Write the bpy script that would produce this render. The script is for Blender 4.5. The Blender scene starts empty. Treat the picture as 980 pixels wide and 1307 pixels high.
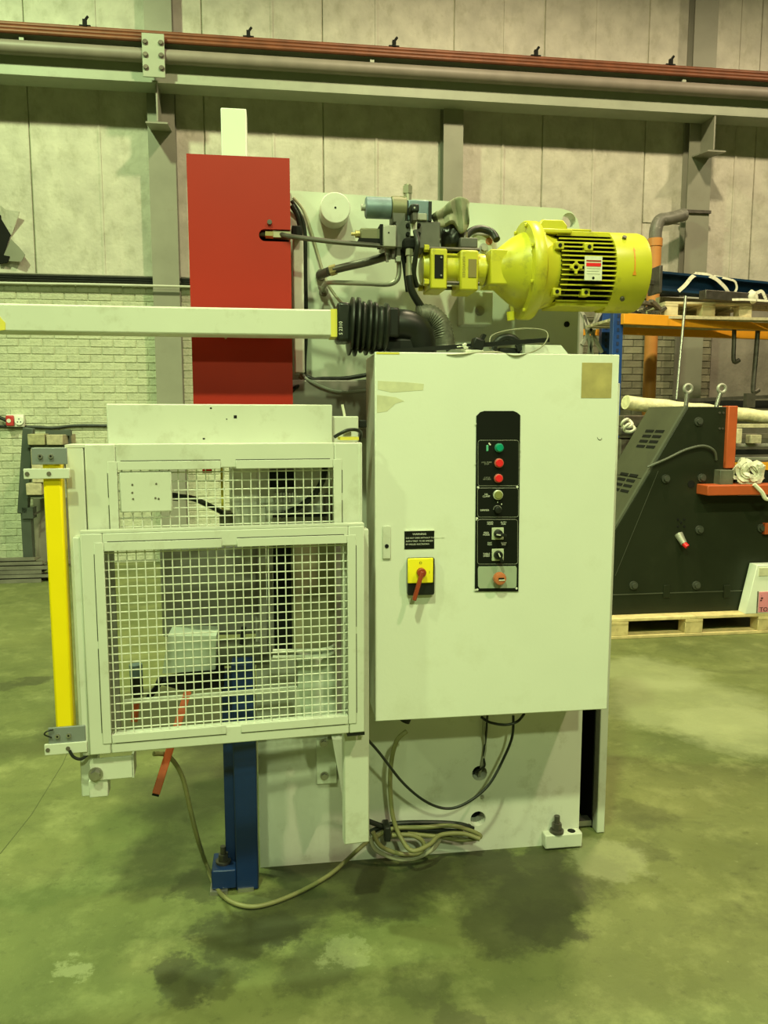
import bpy, bmesh, math, random
from mathutils import Vector, Matrix, noise
random.seed(7)
scene = bpy.context.scene
col = scene.collection
PI = math.pi

# ------------------------------------------------------------------ camera
FPX, PITCH, YAW, EYE = 1000.0, math.radians(6.79), math.radians(8.0), 1.5
cam_d = bpy.data.cameras.new('camera')
cam_d.sensor_fit = 'HORIZONTAL'; cam_d.sensor_width = 36.0
cam_d.lens = 36.0 * FPX / 980.0
cam_d.clip_start = 0.05; cam_d.clip_end = 100
cam = bpy.data.objects.new('camera', cam_d); col.objects.link(cam)
cam.location = (0, 0, EYE)
cam.rotation_euler = (PI / 2 - PITCH, 0, -YAW)
scene.camera = cam

# ------------------------------------------------------------------ world, lamps, exposure
world = bpy.data.worlds.new('hall_air'); scene.world = world
world.use_nodes = True
bg = world.node_tree.nodes['Background']
bg.inputs[0].default_value = (0.80, 0.86, 0.45, 1); bg.inputs[1].default_value = 0.022

def high_bay(name, loc, power, rgb, size=0.45, cone=144):
    # downward reflector lamp hung from the hall roof
    d = bpy.data.lights.new(name, 'SPOT'); d.energy = power; d.color = rgb
    d.shadow_soft_size = size / 2; d.spot_size = math.radians(cone); d.spot_blend = 0.35
    o = bpy.data.objects.new(name, d); col.objects.link(o); o.location = loc
    return o
GREEN = (0.77, 1.0, 0.48); WARM = (1.0, 0.84, 0.52)
high_bay('high_bay_lamp', (-1.1, -1.6, 7.2), 1500, GREEN, 0.30)
high_bay('high_bay_lamp', (3.4, -1.5, 7.2), 900, WARM, 0.30)
high_bay('high_bay_lamp', (-5.2, -1.6, 7.2), 650, GREEN, 0.30)
high_bay('high_bay_lamp', (0.8, -7.0, 7.2), 1500, GREEN, 0.4, 160)
high_bay('high_bay_lamp', (-3.4, 4.0, 7.4), 1500, GREEN, 0.4, 158)
high_bay('high_bay_lamp', (2.2, 3.8, 7.4), 1150, WARM, 0.4, 158)
high_bay('high_bay_lamp', (7.4, 3.8, 7.4), 800, WARM, 0.4, 158)

vs = scene.view_settings
vs.view_transform = 'Standard'; vs.look = 'None'; vs.gamma = 1.0; vs.exposure = 0.0
vs.use_curve_mapping = False

# ------------------------------------------------------------------ pixel -> world on a plane of known depth
_F = Vector((math.sin(YAW) * math.cos(PITCH), math.cos(YAW) * math.cos(PITCH), -math.sin(PITCH)))
_R = Vector((math.cos(YAW), -math.sin(YAW), 0)); _U = _R.cross(_F); _C = Vector((0, 0, EYE))
def ray(x, y): return _F * FPX + _R * (x - 490) - _U * (y - 653.5)
def W(x, y, Y):
    d = ray(x, y); return _C + d * (Y / d.y)
def G(x, y, z=0.0):
    d = ray(x, y); return _C + d * ((z - EYE) / d.z)
def span(x0, y0, x1, y1, Y):
    a, b, c, d = W(x0, y0, Y), W(x1, y0, Y), W(x0, y1, Y), W(x1, y1, Y)
    return ((a.x + c.x) / 2, (b.x + d.x) / 2, (c.z + d.z) / 2, (a.z + b.z) / 2)   # x0 x1 z0 z1

# ------------------------------------------------------------------ materials
_m = {}
def mat(name, rgb, rough=0.55, metal=0.0, var=0.08, scale=6.0, bump=0.0, bscale=60.0,
        dirt=None, dirt_amt=0.0, dscale=5.0, rand=0.0, spec=0.5, stretch=None, d0=0.55, d1=0.72):
    if name in _m: return _m[name]
    m = bpy.data.materials.new(name); m.use_nodes = True
    nt = m.node_tree; N = nt.nodes; L = nt.links
    b = N['Principled BSDF']
    b.inputs['Roughness'].default_value = rough; b.inputs['Metallic'].default_value = metal
    b.inputs['Specular IOR Level'].default_value = spec
    tc = N.new('ShaderNodeTexCoord')
    n1 = N.new('ShaderNodeTexNoise'); n1.inputs['Scale'].default_value = scale; n1.inputs['Detail'].default_value = 6
    L.new(tc.outputs['Object'], n1.inputs['Vector'])
    r = N.new('ShaderNodeValToRGB')
    r.color_ramp.elements[0].position = 0.3; r.color_ramp.elements[1].position = 0.7
    r.color_ramp.elements[0].color = tuple(c * (1 - var) for c in rgb) + (1,)
    r.color_ramp.elements[1].color = tuple(min(1, c * (1 + var)) for c in rgb) + (1,)
    L.new(n1.outputs['Fac'], r.inputs['Fac'])
    out = r.outputs['Color']
    if dirt:
        n2 = N.new('ShaderNodeTexNoise'); n2.inputs['Scale'].default_value = dscale; n2.inputs['Detail'].default_value = 10
        n2.inputs['Roughness'].default_value = 0.7
        if stretch:
            mp = N.new('ShaderNodeMapping'); mp.inputs['Scale'].default_value = stretch
            L.new(tc.outputs['Object'], mp.inputs['Vector']); L.new(mp.outputs['Vector'], n2.inputs['Vector'])
        else: L.new(tc.outputs['Object'], n2.inputs['Vector'])
        r2 = N.new('ShaderNodeValToRGB')
        r2.color_ramp.elements[0].position = d0; r2.color_ramp.elements[1].position = d1
        r2.color_ramp.elements[0].color = (0, 0, 0, 1); r2.color_ramp.elements[1].color = (dirt_amt,) * 3 + (1,)
        L.new(n2.outputs['Fac'], r2.inputs['Fac'])
        mx = N.new('ShaderNodeMix'); mx.data_type = 'RGBA'
        L.new(r2.outputs['Color'], mx.inputs['Factor']); L.new(out, mx.inputs['A']); mx.inputs['B'].default_value = dirt + (1,)
        out = mx.outputs['Result']
    if rand:
        oi = N.new('ShaderNodeObjectInfo'); h = N.new('ShaderNodeHueSaturation')
        mr = N.new('ShaderNodeMapRange'); mr.inputs['To Min'].default_value = 1 - rand; mr.inputs['To Max'].default_value = 1 + rand
        L.new(oi.outputs['Random'], mr.inputs['Value']); L.new(mr.outputs['Result'], h.inputs['Value']); L.new(out, h.inputs['Color'])
        out = h.outputs['Color']
    L.new(out, b.inputs['Base Color'])
    if bump:
        n3 = N.new('ShaderNodeTexNoise'); n3.inputs['Scale'].default_value = bscale; n3.inputs['Detail'].default_value = 5
        L.new(tc.outputs['Object'], n3.inputs['Vector'])
        bp = N.new('ShaderNodeBump'); bp.inputs['Strength'].default_value = bump; bp.inputs['Distance'].default_value = 0.01
        L.new(n3.outputs['Fac'], bp.inputs['Height']); L.new(bp.outputs['Normal'], b.inputs['Normal'])
    _m[name] = m
    return m

WHITE = mat('white_machine_paint', (0.74, 0.75, 0.66), 0.45, var=0.03, scale=3, dirt=(0.42, 0.40, 0.26), dirt_amt=0.25, dscale=3, bump=0.03, bscale=120)
WHITEB = mat('white_base_paint', (0.66, 0.65, 0.58), 0.5, var=0.05, scale=4, dirt=(0.25, 0.22, 0.12), dirt_amt=0.5, dscale=6)
CAGEW = mat('white_guard_paint', (0.62, 0.63, 0.54), 0.45, var=0.04, scale=5, dirt=(0.35, 0.32, 0.22), dirt_amt=0.45, dscale=9)
WHITEU = mat('white_side_plate_paint', (0.55, 0.58, 0.48), 0.45, var=0.05, scale=3, dirt=(0.36, 0.34, 0.22), dirt_amt=0.35, dscale=4)
WIREM = mat('wire_paint', (0.72, 0.72, 0.62), 0.45, var=0.12, scale=40)
RED = mat('red_cover_paint', (0.37, 0.020, 0.010), 0.5, var=0.04, scale=3, spec=0.25)
YEL = mat('yellow_motor_paint', (0.56, 0.51, 0.03), 0.35, var=0.07, scale=12, dirt=(0.16, 0.13, 0.04), dirt_amt=0.6, dscale=14)
YPOST = mat('yellow_post_paint', (0.92, 0.70, 0.0), 0.4, var=0.04, scale=6)
YPLATE = mat('yellow_switch_plate', (0.95, 0.80, 0.02), 0.4, var=0.02)
BLACK = mat('black_plastic', (0.013, 0.014, 0.012), 0.4, var=0.2, spec=0.3)
RUBBER = mat('black_rubber', (0.02, 0.022, 0.018), 0.33, var=0.25, scale=20, spec=0.3)
MATTE = mat('matte_black', (0.006, 0.0065, 0.005), 0.85, var=0.2, spec=0.3)
PANELB = mat('black_panel_face', (0.006, 0.007, 0.005), 0.5, var=0.15, spec=0.2)
STEEL = mat('bare_steel', (0.42, 0.40, 0.36), 0.38, 0.85, var=0.15, scale=25)
DSTEEL = mat('dark_oiled_steel', (0.11, 0.10, 0.085), 0.42, 0.6, var=0.25, scale=18)
VALVE = mat('valve_block_grey', (0.11, 0.105, 0.09), 0.5, 0.3, var=0.2, scale=14)
VALVEL = mat('valve_light_grey', (0.36, 0.35, 0.30), 0.45, 0.3, var=0.15, scale=14)
SOLEN = mat('solenoid_blue_grey', (0.17, 0.23, 0.27), 0.42, 0.2, var=0.2, scale=22, dirt=(0.06, 0.06, 0.05), dirt_amt=0.6, dscale=16)
BRASS = mat('brass_fitting', (0.55, 0.44, 0.20), 0.35, 0.7, var=0.15)
BLUE = mat('blue_column_paint', (0.004, 0.026, 0.12), 0.42, var=0.12, scale=6, dirt=(0.01, 0.03, 0.1), dirt_amt=0.4)
RBLUE = mat('blue_rack_paint', (0.008, 0.05, 0.22), 0.45, var=0.1)
BBEAM = mat('blue_steel_paint', (0.007, 0.035, 0.085), 0.4, var=0.25, scale=3)
ORANGE = mat('orange_rack_paint', (0.85, 0.36, 0.02), 0.45, var=0.08, scale=5, dirt=(0.3, 0.15, 0.04), dirt_amt=0.4)
ORED = mat('orange_red_paint', (0.48, 0.088, 0.022), 0.5, var=0.1, scale=9)
PVC = mat('orange_pvc', (0.62, 0.27, 0.07), 0.4, var=0.08)
GPVC = mat('grey_pvc', (0.17, 0.165, 0.14), 0.45, var=0.15, scale=14, dirt=(0.6, 0.58, 0.5), dirt_amt=0.6, dscale=18)
GREENM = mat('dark_green_machine_paint', (0.017, 0.021, 0.011), 0.42, var=0.12, scale=3, dirt=(0.04, 0.042, 0.026), dirt_amt=0.3, dscale=4, spec=0.3)
GREENS = mat('olive_panel_paint', (0.070, 0.074, 0.043), 0.5, var=0.15, scale=4, dirt=(0.05, 0.05, 0.035), dirt_amt=0.6, dscale=6)
GREYB = mat('grey_bracket', (0.23, 0.25, 0.25), 0.45, 0.2, var=0.06)
WOOD = mat('pallet_wood', (0.66, 0.52, 0.26), 0.7, var=0.18, scale=14, dirt=(0.3, 0.2, 0.08), dirt_amt=0.5, dscale=20, rand=0.15, bump=0.2, bscale=50)
OLDWOOD = mat('old_timber', (0.52, 0.46, 0.30), 0.75, var=0.2, scale=30, dirt=(0.15, 0.12, 0.07), dirt_amt=0.7, dscale=25, rand=0.2)
STRAPM = mat('white_webbing', (0.74, 0.72, 0.58), 0.7, var=0.12, scale=25)
ROLLM = mat('cream_wrapped_roll', (0.78, 0.72, 0.45), 0.6, var=0.2, scale=30, bump=0.4, bscale=40)
CABLEG = mat('olive_cable', (0.21, 0.20, 0.085), 0.5, var=0.15, scale=12)
CABLEP = mat('pale_cable', (0.34, 0.32, 0.22), 0.5, var=0.1)
COLUMNM = mat('column_grey_paint', (0.25, 0.25, 0.195), 0.55, var=0.10, scale=3, dirt=(0.2, 0.19, 0.14), dirt_amt=0.5, dscale=5)
BEAMM = mat('crane_beam_paint', (0.31, 0.34, 0.255), 0.5, var=0.10, scale=4, dirt=(0.20, 0.20, 0.15), dirt_amt=0.5, dscale=4)
PIPEM = mat('mauve_conduit_paint', (0.23, 0.20, 0.17), 0.5, var=0.1)
RUSTM = mat('copper_brown_rail', (0.17, 0.052, 0.02), 0.55, 0.1, var=0.2, scale=9)
PANELW = mat('wall_panel_paint', (0.54, 0.52, 0.44), 0.75, var=0.14, scale=5.0, dirt=(0.30, 0.29, 0.20), dirt_amt=0.75, dscale=5.0, stretch=(1.3, 1, .8), d0=.50, d1=.78, rand=0.05, bump=0.5, bscale=28)
BRICKM = mat('painted_brick', (0.53, 0.55, 0.40), 0.75, var=0.16, scale=14, dirt=(0.30, 0.30, 0.18), dirt_amt=0.7, dscale=13, d0=.5, d1=.75, rand=0.06, bump=1.0, bscale=38)
MORTAR = mat('painted_mortar', (0.46, 0.48, 0.34), 0.9, var=0.2, scale=12, bump=0.8, bscale=50)
BRICKD = mat('dirty_shaded_brick', (0.21, 0.20, 0.135), 0.8, var=0.25, scale=9, dirt=(0.12, 0.11, 0.07), dirt_amt=0.7, dscale=8, rand=0.3, bump=0.5, bscale=45)  # dirty bricks; shade from the racking is also put into this colour
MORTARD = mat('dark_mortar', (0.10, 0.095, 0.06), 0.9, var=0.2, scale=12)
STICKER = mat('brown_sticker', (0.42, 0.34, 0.13), 0.6, var=0.2, scale=18, dirt=(0.28, 0.22, 0.08), dirt_amt=0.5)
TAPE = mat('old_tape_residue', (0.60, 0.58, 0.40), 0.6, var=0.1, scale=30)
TAPEY = mat('yellow_tape', (0.70, 0.60, 0.08), 0.5, var=0.08)
LABELW = mat('white_print', (0.72, 0.72, 0.62), 0.5, var=0.03)
LINEM = mat('grey_print_line', (0.27, 0.27, 0.22), 0.5, var=0.05)
BTN_G = mat('green_button', (0.0, 0.28, 0.17), 0.35, var=0.04)
BTN_R = mat('red_button', (0.80, 0.02, 0.025), 0.35, var=0.04)
BTN_O = mat('olive_lamp_lens', (0.22, 0.22, 0.07), 0.3, var=0.1)
ESTOP = mat('faded_red_button', (0.55, 0.16, 0.06), 0.4, var=0.08)
SWRED = mat('red_switch_handle', (0.32, 0.045, 0.015), 0.4, var=0.05)
GPLATE = mat('grey_green_plate', (0.36, 0.41, 0.31), 0.5, var=0.08)
SOCKR = mat('red_socket', (0.5, 0.04, 0.04), 0.45, var=0.05)
PINK = mat('pink_print', (0.75, 0.25, 0.32), 0.6, var=0.1)
BOXW = mat('white_carton', (0.80, 0.82, 0.72), 0.6, var=0.06)
BAGM = mat('black_bag', (0.018, 0.02, 0.016), 0.35, var=0.3, scale=12)
CLOTH = mat('grey_green_cloth', (0.26, 0.26, 0.17), 0.8, var=0.25, scale=16)
CLEAR = mat('cloudy_plastic', (0.60, 0.60, 0.48), 0.25, var=0.1)
PGREY = mat('mauve_grey_steel', (0.26, 0.245, 0.22), 0.5, 0.1, var=0.12, scale=5)
PLATEG = mat('pale_green_plate', (0.66, 0.72, 0.62), 0.45, var=0.04)
OLIVEP = mat('green_lit_backplate', (0.30, 0.29, 0.17), 0.6, var=0.1, scale=5)  # green light on the backplate is put into this olive colour
RUSTB = mat('rusty_steel', (0.14, 0.12, 0.09), 0.65, 0.3, var=0.3, scale=20)

def floor_material():
    m = bpy.data.materials.new('worn_green_concrete'); m.use_nodes = True
    nt = m.node_tree; N = nt.nodes; L = nt.links; b = N['Principled BSDF']
    tc = N.new('ShaderNodeTexCoord')
    def nz(s, d, rgh=0.6, dist=0.0):
        n = N.new('ShaderNodeTexNoise'); n.inputs['Scale'].default_value = s; n.inputs['Detail'].default_value = d
        n.inputs['Roughness'].default_value = rgh; n.inputs['Distortion'].default_value = dist
        L.new(tc.outputs['Object'], n.inputs['Vector']); return n.outputs['Fac']
    def ramp(fac, p0, c0, p1, c1):
        r = N.new('ShaderNodeValToRGB'); r.color_ramp.elements[0].position = p0; r.color_ramp.elements[1].position = p1
        r.color_ramp.elements[0].color = c0 + (1,); r.color_ramp.elements[1].color = c1 + (1,)
        L.new(fac, r.inputs['Fac']); return r.outputs['Color']
    def mix(fac, a, bb):
        x = N.new('ShaderNodeMix'); x.data_type = 'RGBA'; L.new(fac, x.inputs['Factor'])
        if isinstance(a, tuple): x.inputs['A'].default_value = a + (1,)
        else: L.new(a, x.inputs['A'])
        if isinstance(bb, tuple): x.inputs['B'].default_value = bb + (1,)
        else: L.new(bb, x.inputs['B'])
        return x.outputs['Result']
    base = ramp(nz(1.1, 8, 0.6, 0.4), 0.3, (0.085, 0.106, 0.032), 0.68, (0.190, 0.210, 0.072))
    base = mix(ramp(nz(4.5, 10, 0.7), 0.5, (0, 0, 0), 0.75, (0.75,) * 3), base, (0.30, 0.32, 0.13))
    base = mix(ramp(nz(2.3, 11, 0.72, 0.8), 0.53, (0, 0, 0), 0.74, (0.75,) * 3), base, (0.075, 0.085, 0.028))
    base = mix(ramp(nz(17, 10, 0.78), 0.55, (0, 0, 0), 0.70, (0.7,) * 3), base, (0.075, 0.085, 0.03))
    base = mix(ramp(nz(32, 8, 0.75), 0.62, (0, 0, 0), 0.76, (0.6,) * 3), base, (0.42, 0.43, 0.22))
    # oil stains and painted shade at base and guard, each with own outline
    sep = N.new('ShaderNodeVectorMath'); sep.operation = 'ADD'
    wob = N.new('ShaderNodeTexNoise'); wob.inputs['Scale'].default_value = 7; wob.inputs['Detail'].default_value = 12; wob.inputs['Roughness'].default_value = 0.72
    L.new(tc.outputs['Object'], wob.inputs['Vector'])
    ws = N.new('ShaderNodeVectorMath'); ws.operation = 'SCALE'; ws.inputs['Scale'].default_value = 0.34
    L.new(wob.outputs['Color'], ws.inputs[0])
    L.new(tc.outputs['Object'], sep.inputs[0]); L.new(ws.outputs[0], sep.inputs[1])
    def stain_and_shade(base, px, py, rad, amt, c=(0.042, 0.046, 0.018)):
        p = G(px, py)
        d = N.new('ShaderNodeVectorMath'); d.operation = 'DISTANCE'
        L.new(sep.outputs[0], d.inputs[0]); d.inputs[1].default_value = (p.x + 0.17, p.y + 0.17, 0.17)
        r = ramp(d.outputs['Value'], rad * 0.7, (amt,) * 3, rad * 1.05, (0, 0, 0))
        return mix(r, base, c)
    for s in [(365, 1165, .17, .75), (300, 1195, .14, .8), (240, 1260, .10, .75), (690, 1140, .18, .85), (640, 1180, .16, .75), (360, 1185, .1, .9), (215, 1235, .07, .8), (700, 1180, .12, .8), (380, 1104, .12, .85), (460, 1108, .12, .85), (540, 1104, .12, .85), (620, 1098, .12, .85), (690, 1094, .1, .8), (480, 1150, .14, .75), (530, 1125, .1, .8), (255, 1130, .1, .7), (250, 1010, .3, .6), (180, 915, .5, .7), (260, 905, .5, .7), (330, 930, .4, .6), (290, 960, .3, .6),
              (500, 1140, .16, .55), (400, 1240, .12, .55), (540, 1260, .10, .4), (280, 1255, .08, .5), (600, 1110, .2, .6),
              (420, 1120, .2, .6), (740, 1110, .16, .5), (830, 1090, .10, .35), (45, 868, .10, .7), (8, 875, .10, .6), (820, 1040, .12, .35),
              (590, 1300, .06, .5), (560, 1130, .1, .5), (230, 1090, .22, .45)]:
        base = stain_and_shade(base, *s)
    for s in [(880, 900, .5, .5), (830, 860, .35, .5), (940, 930, .35, .45), (780, 1100, .14, .4), (90, 1240, .05, .5), (440, 1215, .06, .3)]:
        base = stain_and_shade(base, *s, c=(0.38, 0.40, 0.22))
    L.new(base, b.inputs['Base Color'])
    rr = ramp(nz(3.0, 8), 0.3, (0.42,) * 3, 0.7, (0.7,) * 3); L.new(rr, b.inputs['Roughness'])
    bp = N.new('ShaderNodeBump'); bp.inputs['Strength'].default_value = 0.25; bp.inputs['Distance'].default_value = 0.01
    L.new(nz(14, 10, 0.7), bp.inputs['Height']); L.new(bp.outputs['Normal'], b.inputs['Normal'])
    return m

# ------------------------------------------------------------------ mesh building
wm = {}
class MB:
    def __init__(s): s.bm = bmesh.new()
    def box(s, c, d, rot=None):
        M = Matrix.Translation(Vector(c))
        if rot is not None: M = M @ rot
        M = M @ Matrix.Diagonal((d[0], d[1], d[2], 1))
        bmesh.ops.create_cube(s.bm, size=1, matrix=M); return s
    def bb(s, x0, x1, y0, y1, z0, z1):
        return s.box(((x0 + x1) / 2, (y0 + y1) / 2, (z0 + z1) / 2), (abs(x1 - x0), abs(y1 - y0), abs(z1 - z0)))
    def px(s, x0, y0, x1, y1, Y, dep):
        a = span(x0, y0, x1, y1, Y); return s.bb(a[0], a[1], Y, Y + dep, a[2], a[3])
    def cyl(s, p, q, r, r2=None, n=20):
        p, q = Vector(p), Vector(q); d = q - p
        M = Matrix.Translation((p + q) / 2) @ d.to_track_quat('Z', 'Y').to_matrix().to_4x4()
        bmesh.ops.create_cone(s.bm, cap_ends=True, segments=n, radius1=r, radius2=r if r2 is None else r2, depth=d.length, matrix=M)
        return s
    def bar(s, p, q, w, h, up=(0, 0, 1)):
        p, q = Vector(p), Vector(q); d = (q - p); L = d.length; d.normalize()
        u = Vector(up); sd = d.cross(u).normalized(); u = sd.cross(d)
        M = Matrix((d, sd, u)).transposed().to_4x4()
        return s.box((p + q) / 2, (L, w, h), M)
    def prism(s, pts, vec):
        vec = Vector(vec); a = [s.bm.verts.new(Vector(p)) for p in pts]; b = [s.bm.verts.new(Vector(p) + vec) for p in pts]
        n = len(pts); s.bm.faces.new(a); s.bm.faces.new(b[::-1])
        for i in range(n): s.bm.faces.new((a[i], b[i], b[(i + 1) % n], a[(i + 1) % n]))
        bmesh.ops.recalc_face_normals(s.bm, faces=s.bm.faces[:]); return s
    def tube(s, pts, r, n=8, sub=6):
        P = [Vector(p) for p in pts]
        if sub > 1 and len(P) > 2:
            Q = []
            for i in range(len(P) - 1):
                p0, p1, p2, p3 = P[max(i - 1, 0)], P[i], P[i + 1], P[min(i + 2, len(P) - 1)]
                for k in range(sub):
                    t = k / sub
                    Q.append(0.5 * (2 * p1 + (p2 - p0) * t + (2 * p0 - 5 * p1 + 4 * p2 - p3) * t * t + (3 * p1 - p0 - 3 * p2 + p3) * t ** 3))
            Q.append(P[-1]); P = Q
        rings = []; T = (P[1] - P[0]).normalized()
        u = T.orthogonal().normalized()
        for i, p in enumerate(P):
            t = (P[min(i + 1, len(P) - 1)] - P[max(i - 1, 0)])
            t = t.normalized() if t.length > 1e-9 else T
            u = (u - t * u.dot(t))
            u = u.normalized() if u.length > 1e-6 else t.orthogonal().normalized()
            v = t.cross(u); rr = r[i] if isinstance(r, list) else r
            rings.append([s.bm.verts.new(p + (u * math.cos(2 * PI * k / n) + v * math.sin(2 * PI * k / n)) * rr) for k in range(n)])
        for a, b in zip(rings, rings[1:]):
            for k in range(n): s.bm.faces.new((a[k], a[(k + 1) % n], b[(k + 1) % n], b[k]))
        s.bm.faces.new(rings[0][::-1]); s.bm.faces.new(rings[-1]); return s
    def lathe(s, prof, o, axis=(1, 0, 0), n=32, sq=0.0):
        # prof: (distance along axis, radius)
        o = Vector(o); a = Vector(axis).normalized(); u = a.orthogonal().normalized()
        if abs(a.x) > .9: u = Vector((0, 1, 0))
        v = a.cross(u); rings = []
        for (t, r) in prof:
            ring = []
            for k in range(n):
                th = 2 * PI * k / n; c, d = math.cos(th), math.sin(th)
                if sq: f = 1 / max(abs(c), abs(d)); f = 1 + (f - 1) * sq
                else: f = 1
                ring.append(s.bm.verts.new(o + a * t + (u * c + v * d) * r * f))
            rings.append(ring)
        for A, B in zip(rings, rings[1:]):
            for k in range(n): s.bm.faces.new((A[k], A[(k + 1) % n], B[(k + 1) % n], B[k]))
        s.bm.faces.new(rings[0][::-1]); s.bm.faces.new(rings[-1])
        bmesh.ops.recalc_face_normals(s.bm, faces=s.bm.faces[:]); return s
    def mesh(s, name, m, ang=35):
        me = bpy.data.meshes.new(name); s.bm.to_mesh(me); s.bm.free()
        for p in me.polygons: p.use_smooth = True
        me.set_sharp_from_angle(angle=math.radians(ang)); me.materials.append(m); return me
    def build(s, name, m, parent=None, bev=0.0, ang=35, seg=2):
        o = link(name, s.mesh(name, m, ang), parent)
        if bev:
            b = o.modifiers.new('edge', 'BEVEL'); b.width = bev; b.segments = seg; b.limit_method = 'ANGLE'; b.angle_limit = math.radians(40)
        return o

def link(name, me, parent=None, M=None):
    o = bpy.data.objects.new(name, me); col.objects.link(o)
    M = M or Matrix.Identity(4)
    o.matrix_basis = M
    if parent is not None:
        o.parent = parent; o.matrix_parent_inverse = wm[parent].inverted()
    wm[o] = M
    return o
def tag(o, label, cat, group=None):
    o['label'] = label; o['category'] = cat
    if group: o['group'] = group
    return o
def thing(name, label, cat, loc=(0, 0, 0), group=None):
    o = bpy.data.objects.new(name, None); col.objects.link(o); o.empty_display_size = 0.1
    o.location = loc; wm[o] = Matrix.Translation(Vector(loc)); return tag(o, label, cat, group)
def struct(o): o['kind'] = 'structure'; return o
def cut(o, cutters):
    tmp = []
    for c in cutters:
        me = c.mesh('cutter', MATTE); k = bpy.data.objects.new('cutter', me); col.objects.link(k); tmp.append(k)
        md = o.modifiers.new('cut', 'BOOLEAN'); md.object = k; md.operation = 'DIFFERENCE'; md.solver = 'EXACT'
    dg = bpy.context.evaluated_depsgraph_get(); dg.update()
    me = bpy.data.meshes.new_from_object(o.evaluated_get(dg)); o.modifiers.clear(); o.data = me
    for p in me.polygons: p.use_smooth = False
    for k in tmp: bpy.data.objects.remove(k)
def text(name, body, size, loc, m, parent, ext=0.0006, align='LEFT', rotz=0.0, spacing=1.0):
    cu = bpy.data.curves.new(name, 'FONT'); cu.body = body; cu.size = size; cu.extrude = ext; cu.align_x = align; cu.space_line = 0.85
    cu.space_character = spacing; cu.resolution_u = 2
    t = bpy.data.objects.new(name, cu); col.objects.link(t)
    dg = bpy.context.evaluated_depsgraph_get(); dg.update()
    me = bpy.data.meshes.new_from_object(t.evaluated_get(dg)); bpy.data.objects.remove(t)
    me.materials.clear(); me.materials.append(m)
    me.transform(Matrix.Translation(Vector(loc)) @ Matrix.Rotation(rotz, 4, 'Y') @ Matrix.Rotation(PI / 2, 4, 'X'))
    return link(name, me, parent)
def hexbolt(c, r, h, m, parent, name='bolt', axis=(0, -1, 0), washer=True):
    c = Vector(c); a = Vector(axis); b = MB()
    if washer: b.cyl(c, c + a * h * .25, r * 1.45, n=16)
    b.cyl(c + a * h * .2, c + a * h, r, n=6)
    return b.build(name, m, parent)

def lump(name, c, rad, m, parent, seed, amp=.35, sub=4, skew=None):
    bm = bmesh.new(); bmesh.ops.create_icosphere(bm, subdivisions=sub, radius=1)
    for v in bm.verts:
        nn = noise.noise(v.co * 1.6 + Vector((seed, 0, 0))); n2 = abs(noise.noise(v.co * 3.7 + Vector((0, seed, 0))))
        v.co *= 1 + amp * nn - amp * .9 * n2
        v.co = Vector((v.co.x * rad[0], v.co.y * rad[1], v.co.z * rad[2]))
        if skew: v.co.x += v.co.z * skew
        v.co += Vector(c)
    b = MB(); b.bm.free(); b.bm = bm
    return b.build(name, m, parent, ang=180)

# ================================================================== THE HALL
WY = 8.40
b = MB(); b.bb(-12, 14, -8, WY + .3, -.1, 0)
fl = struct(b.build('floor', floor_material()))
# sawn joint and hairline crack in the slab
pts = [G(0, 1090), G(40, 1040), G(80, 975), G(112, 900), G(150, 840)]
b = MB()
for p, q in zip(pts, pts[1:]): b.bar((p.x, p.y, .0005), (q.x, q.y, .0005), .003, .001)
b.build('slab_crack', mat('crack_dirt', (0.10, 0.115, 0.045), 0.9), fl)

ZT = W(0, 352, WY).z            # joint between brick dado and panels
b = MB(); b.bb(-12, 14, WY + .004, WY + .3, 0, 7.2)
wall = struct(b.build('wall_back', MORTAR))

# upper cladding panels, one object each
seams = [-420, -180, 42, 206, 263, 413, 577, 690, 820, 893, 960, 1100, 1330]
Xs = [W(s, 250, WY).x for s in seams]
for i, (a, c) in enumerate(zip(Xs, Xs[1:])):
    b = MB(); z0 = ZT + .02
    dy = random.uniform(0, .008)
    if i == 8: z0 = W(840, 285, WY).z
    b.bb(a + .006, c - .006, WY - .012 - dy, WY + .02, z0, 7.2)
    b.build('panel', PANELW, wall, bev=.004, seg=1)
    if i == 8:
        b = MB(); b.bb(a + .006, c - .006, WY + .0, WY + .02, ZT + .02, z0 + .02); b.build('panel', PANELW, wall)
# cover strips that show as pale vertical lines on the panels
for sx in (130, 350, 480, 640, 755, 935):
    x = W(sx, 250, WY).x
    b = MB(); b.bb(x - .012, x + .012, WY - .024, WY, ZT + .03, 7.15); b.build('cover_strip', PANELW, wall)

# brick dado, the bricks in plain view one object each
zones = [(0, 356, 250, 388), (0, 428, 245, 518), (0, 545, 34, 705), (90, 515, 142, 566), (222, 596, 292, 690), (150, 660, 205, 690), (792, 425, 980, 512)]
CH, BWD = .0765, .2275
brick_me = None
singles = []; rest = []
nrow = int((ZT - .01) / CH)
for r in range(nrow):
    off = (r % 2) * BWD / 2
    for k in range(-16, 28):
        x = k * BWD + off; z = r * CH + CH / 2
        d = Vector((x, WY, z)) - _C
        q = (d.dot(_R) / d.dot(_F) * FPX + 490, 653.5 - d.dot(_U) / d.dot(_F) * FPX)
        inz = any(a - 6 <= q[0] <= c + 6 and e - 2 <= q[1] <= g + 2 for a, e, c, g in zones)
        (singles if inz else rest).append((x, z))
if len(singles) > 298:
    extra = singles[298:]; singles = singles[:298]; rest += extra
b = MB(); b.box((0, 0, 0), (BWD - .007, .05, CH - .007)); bmesh.ops.bevel(b.bm, geom=b.bm.edges[:], offset=.004, segments=1, affect='EDGES')
brick_me = b.mesh('brick', BRICKM, 20)
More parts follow.
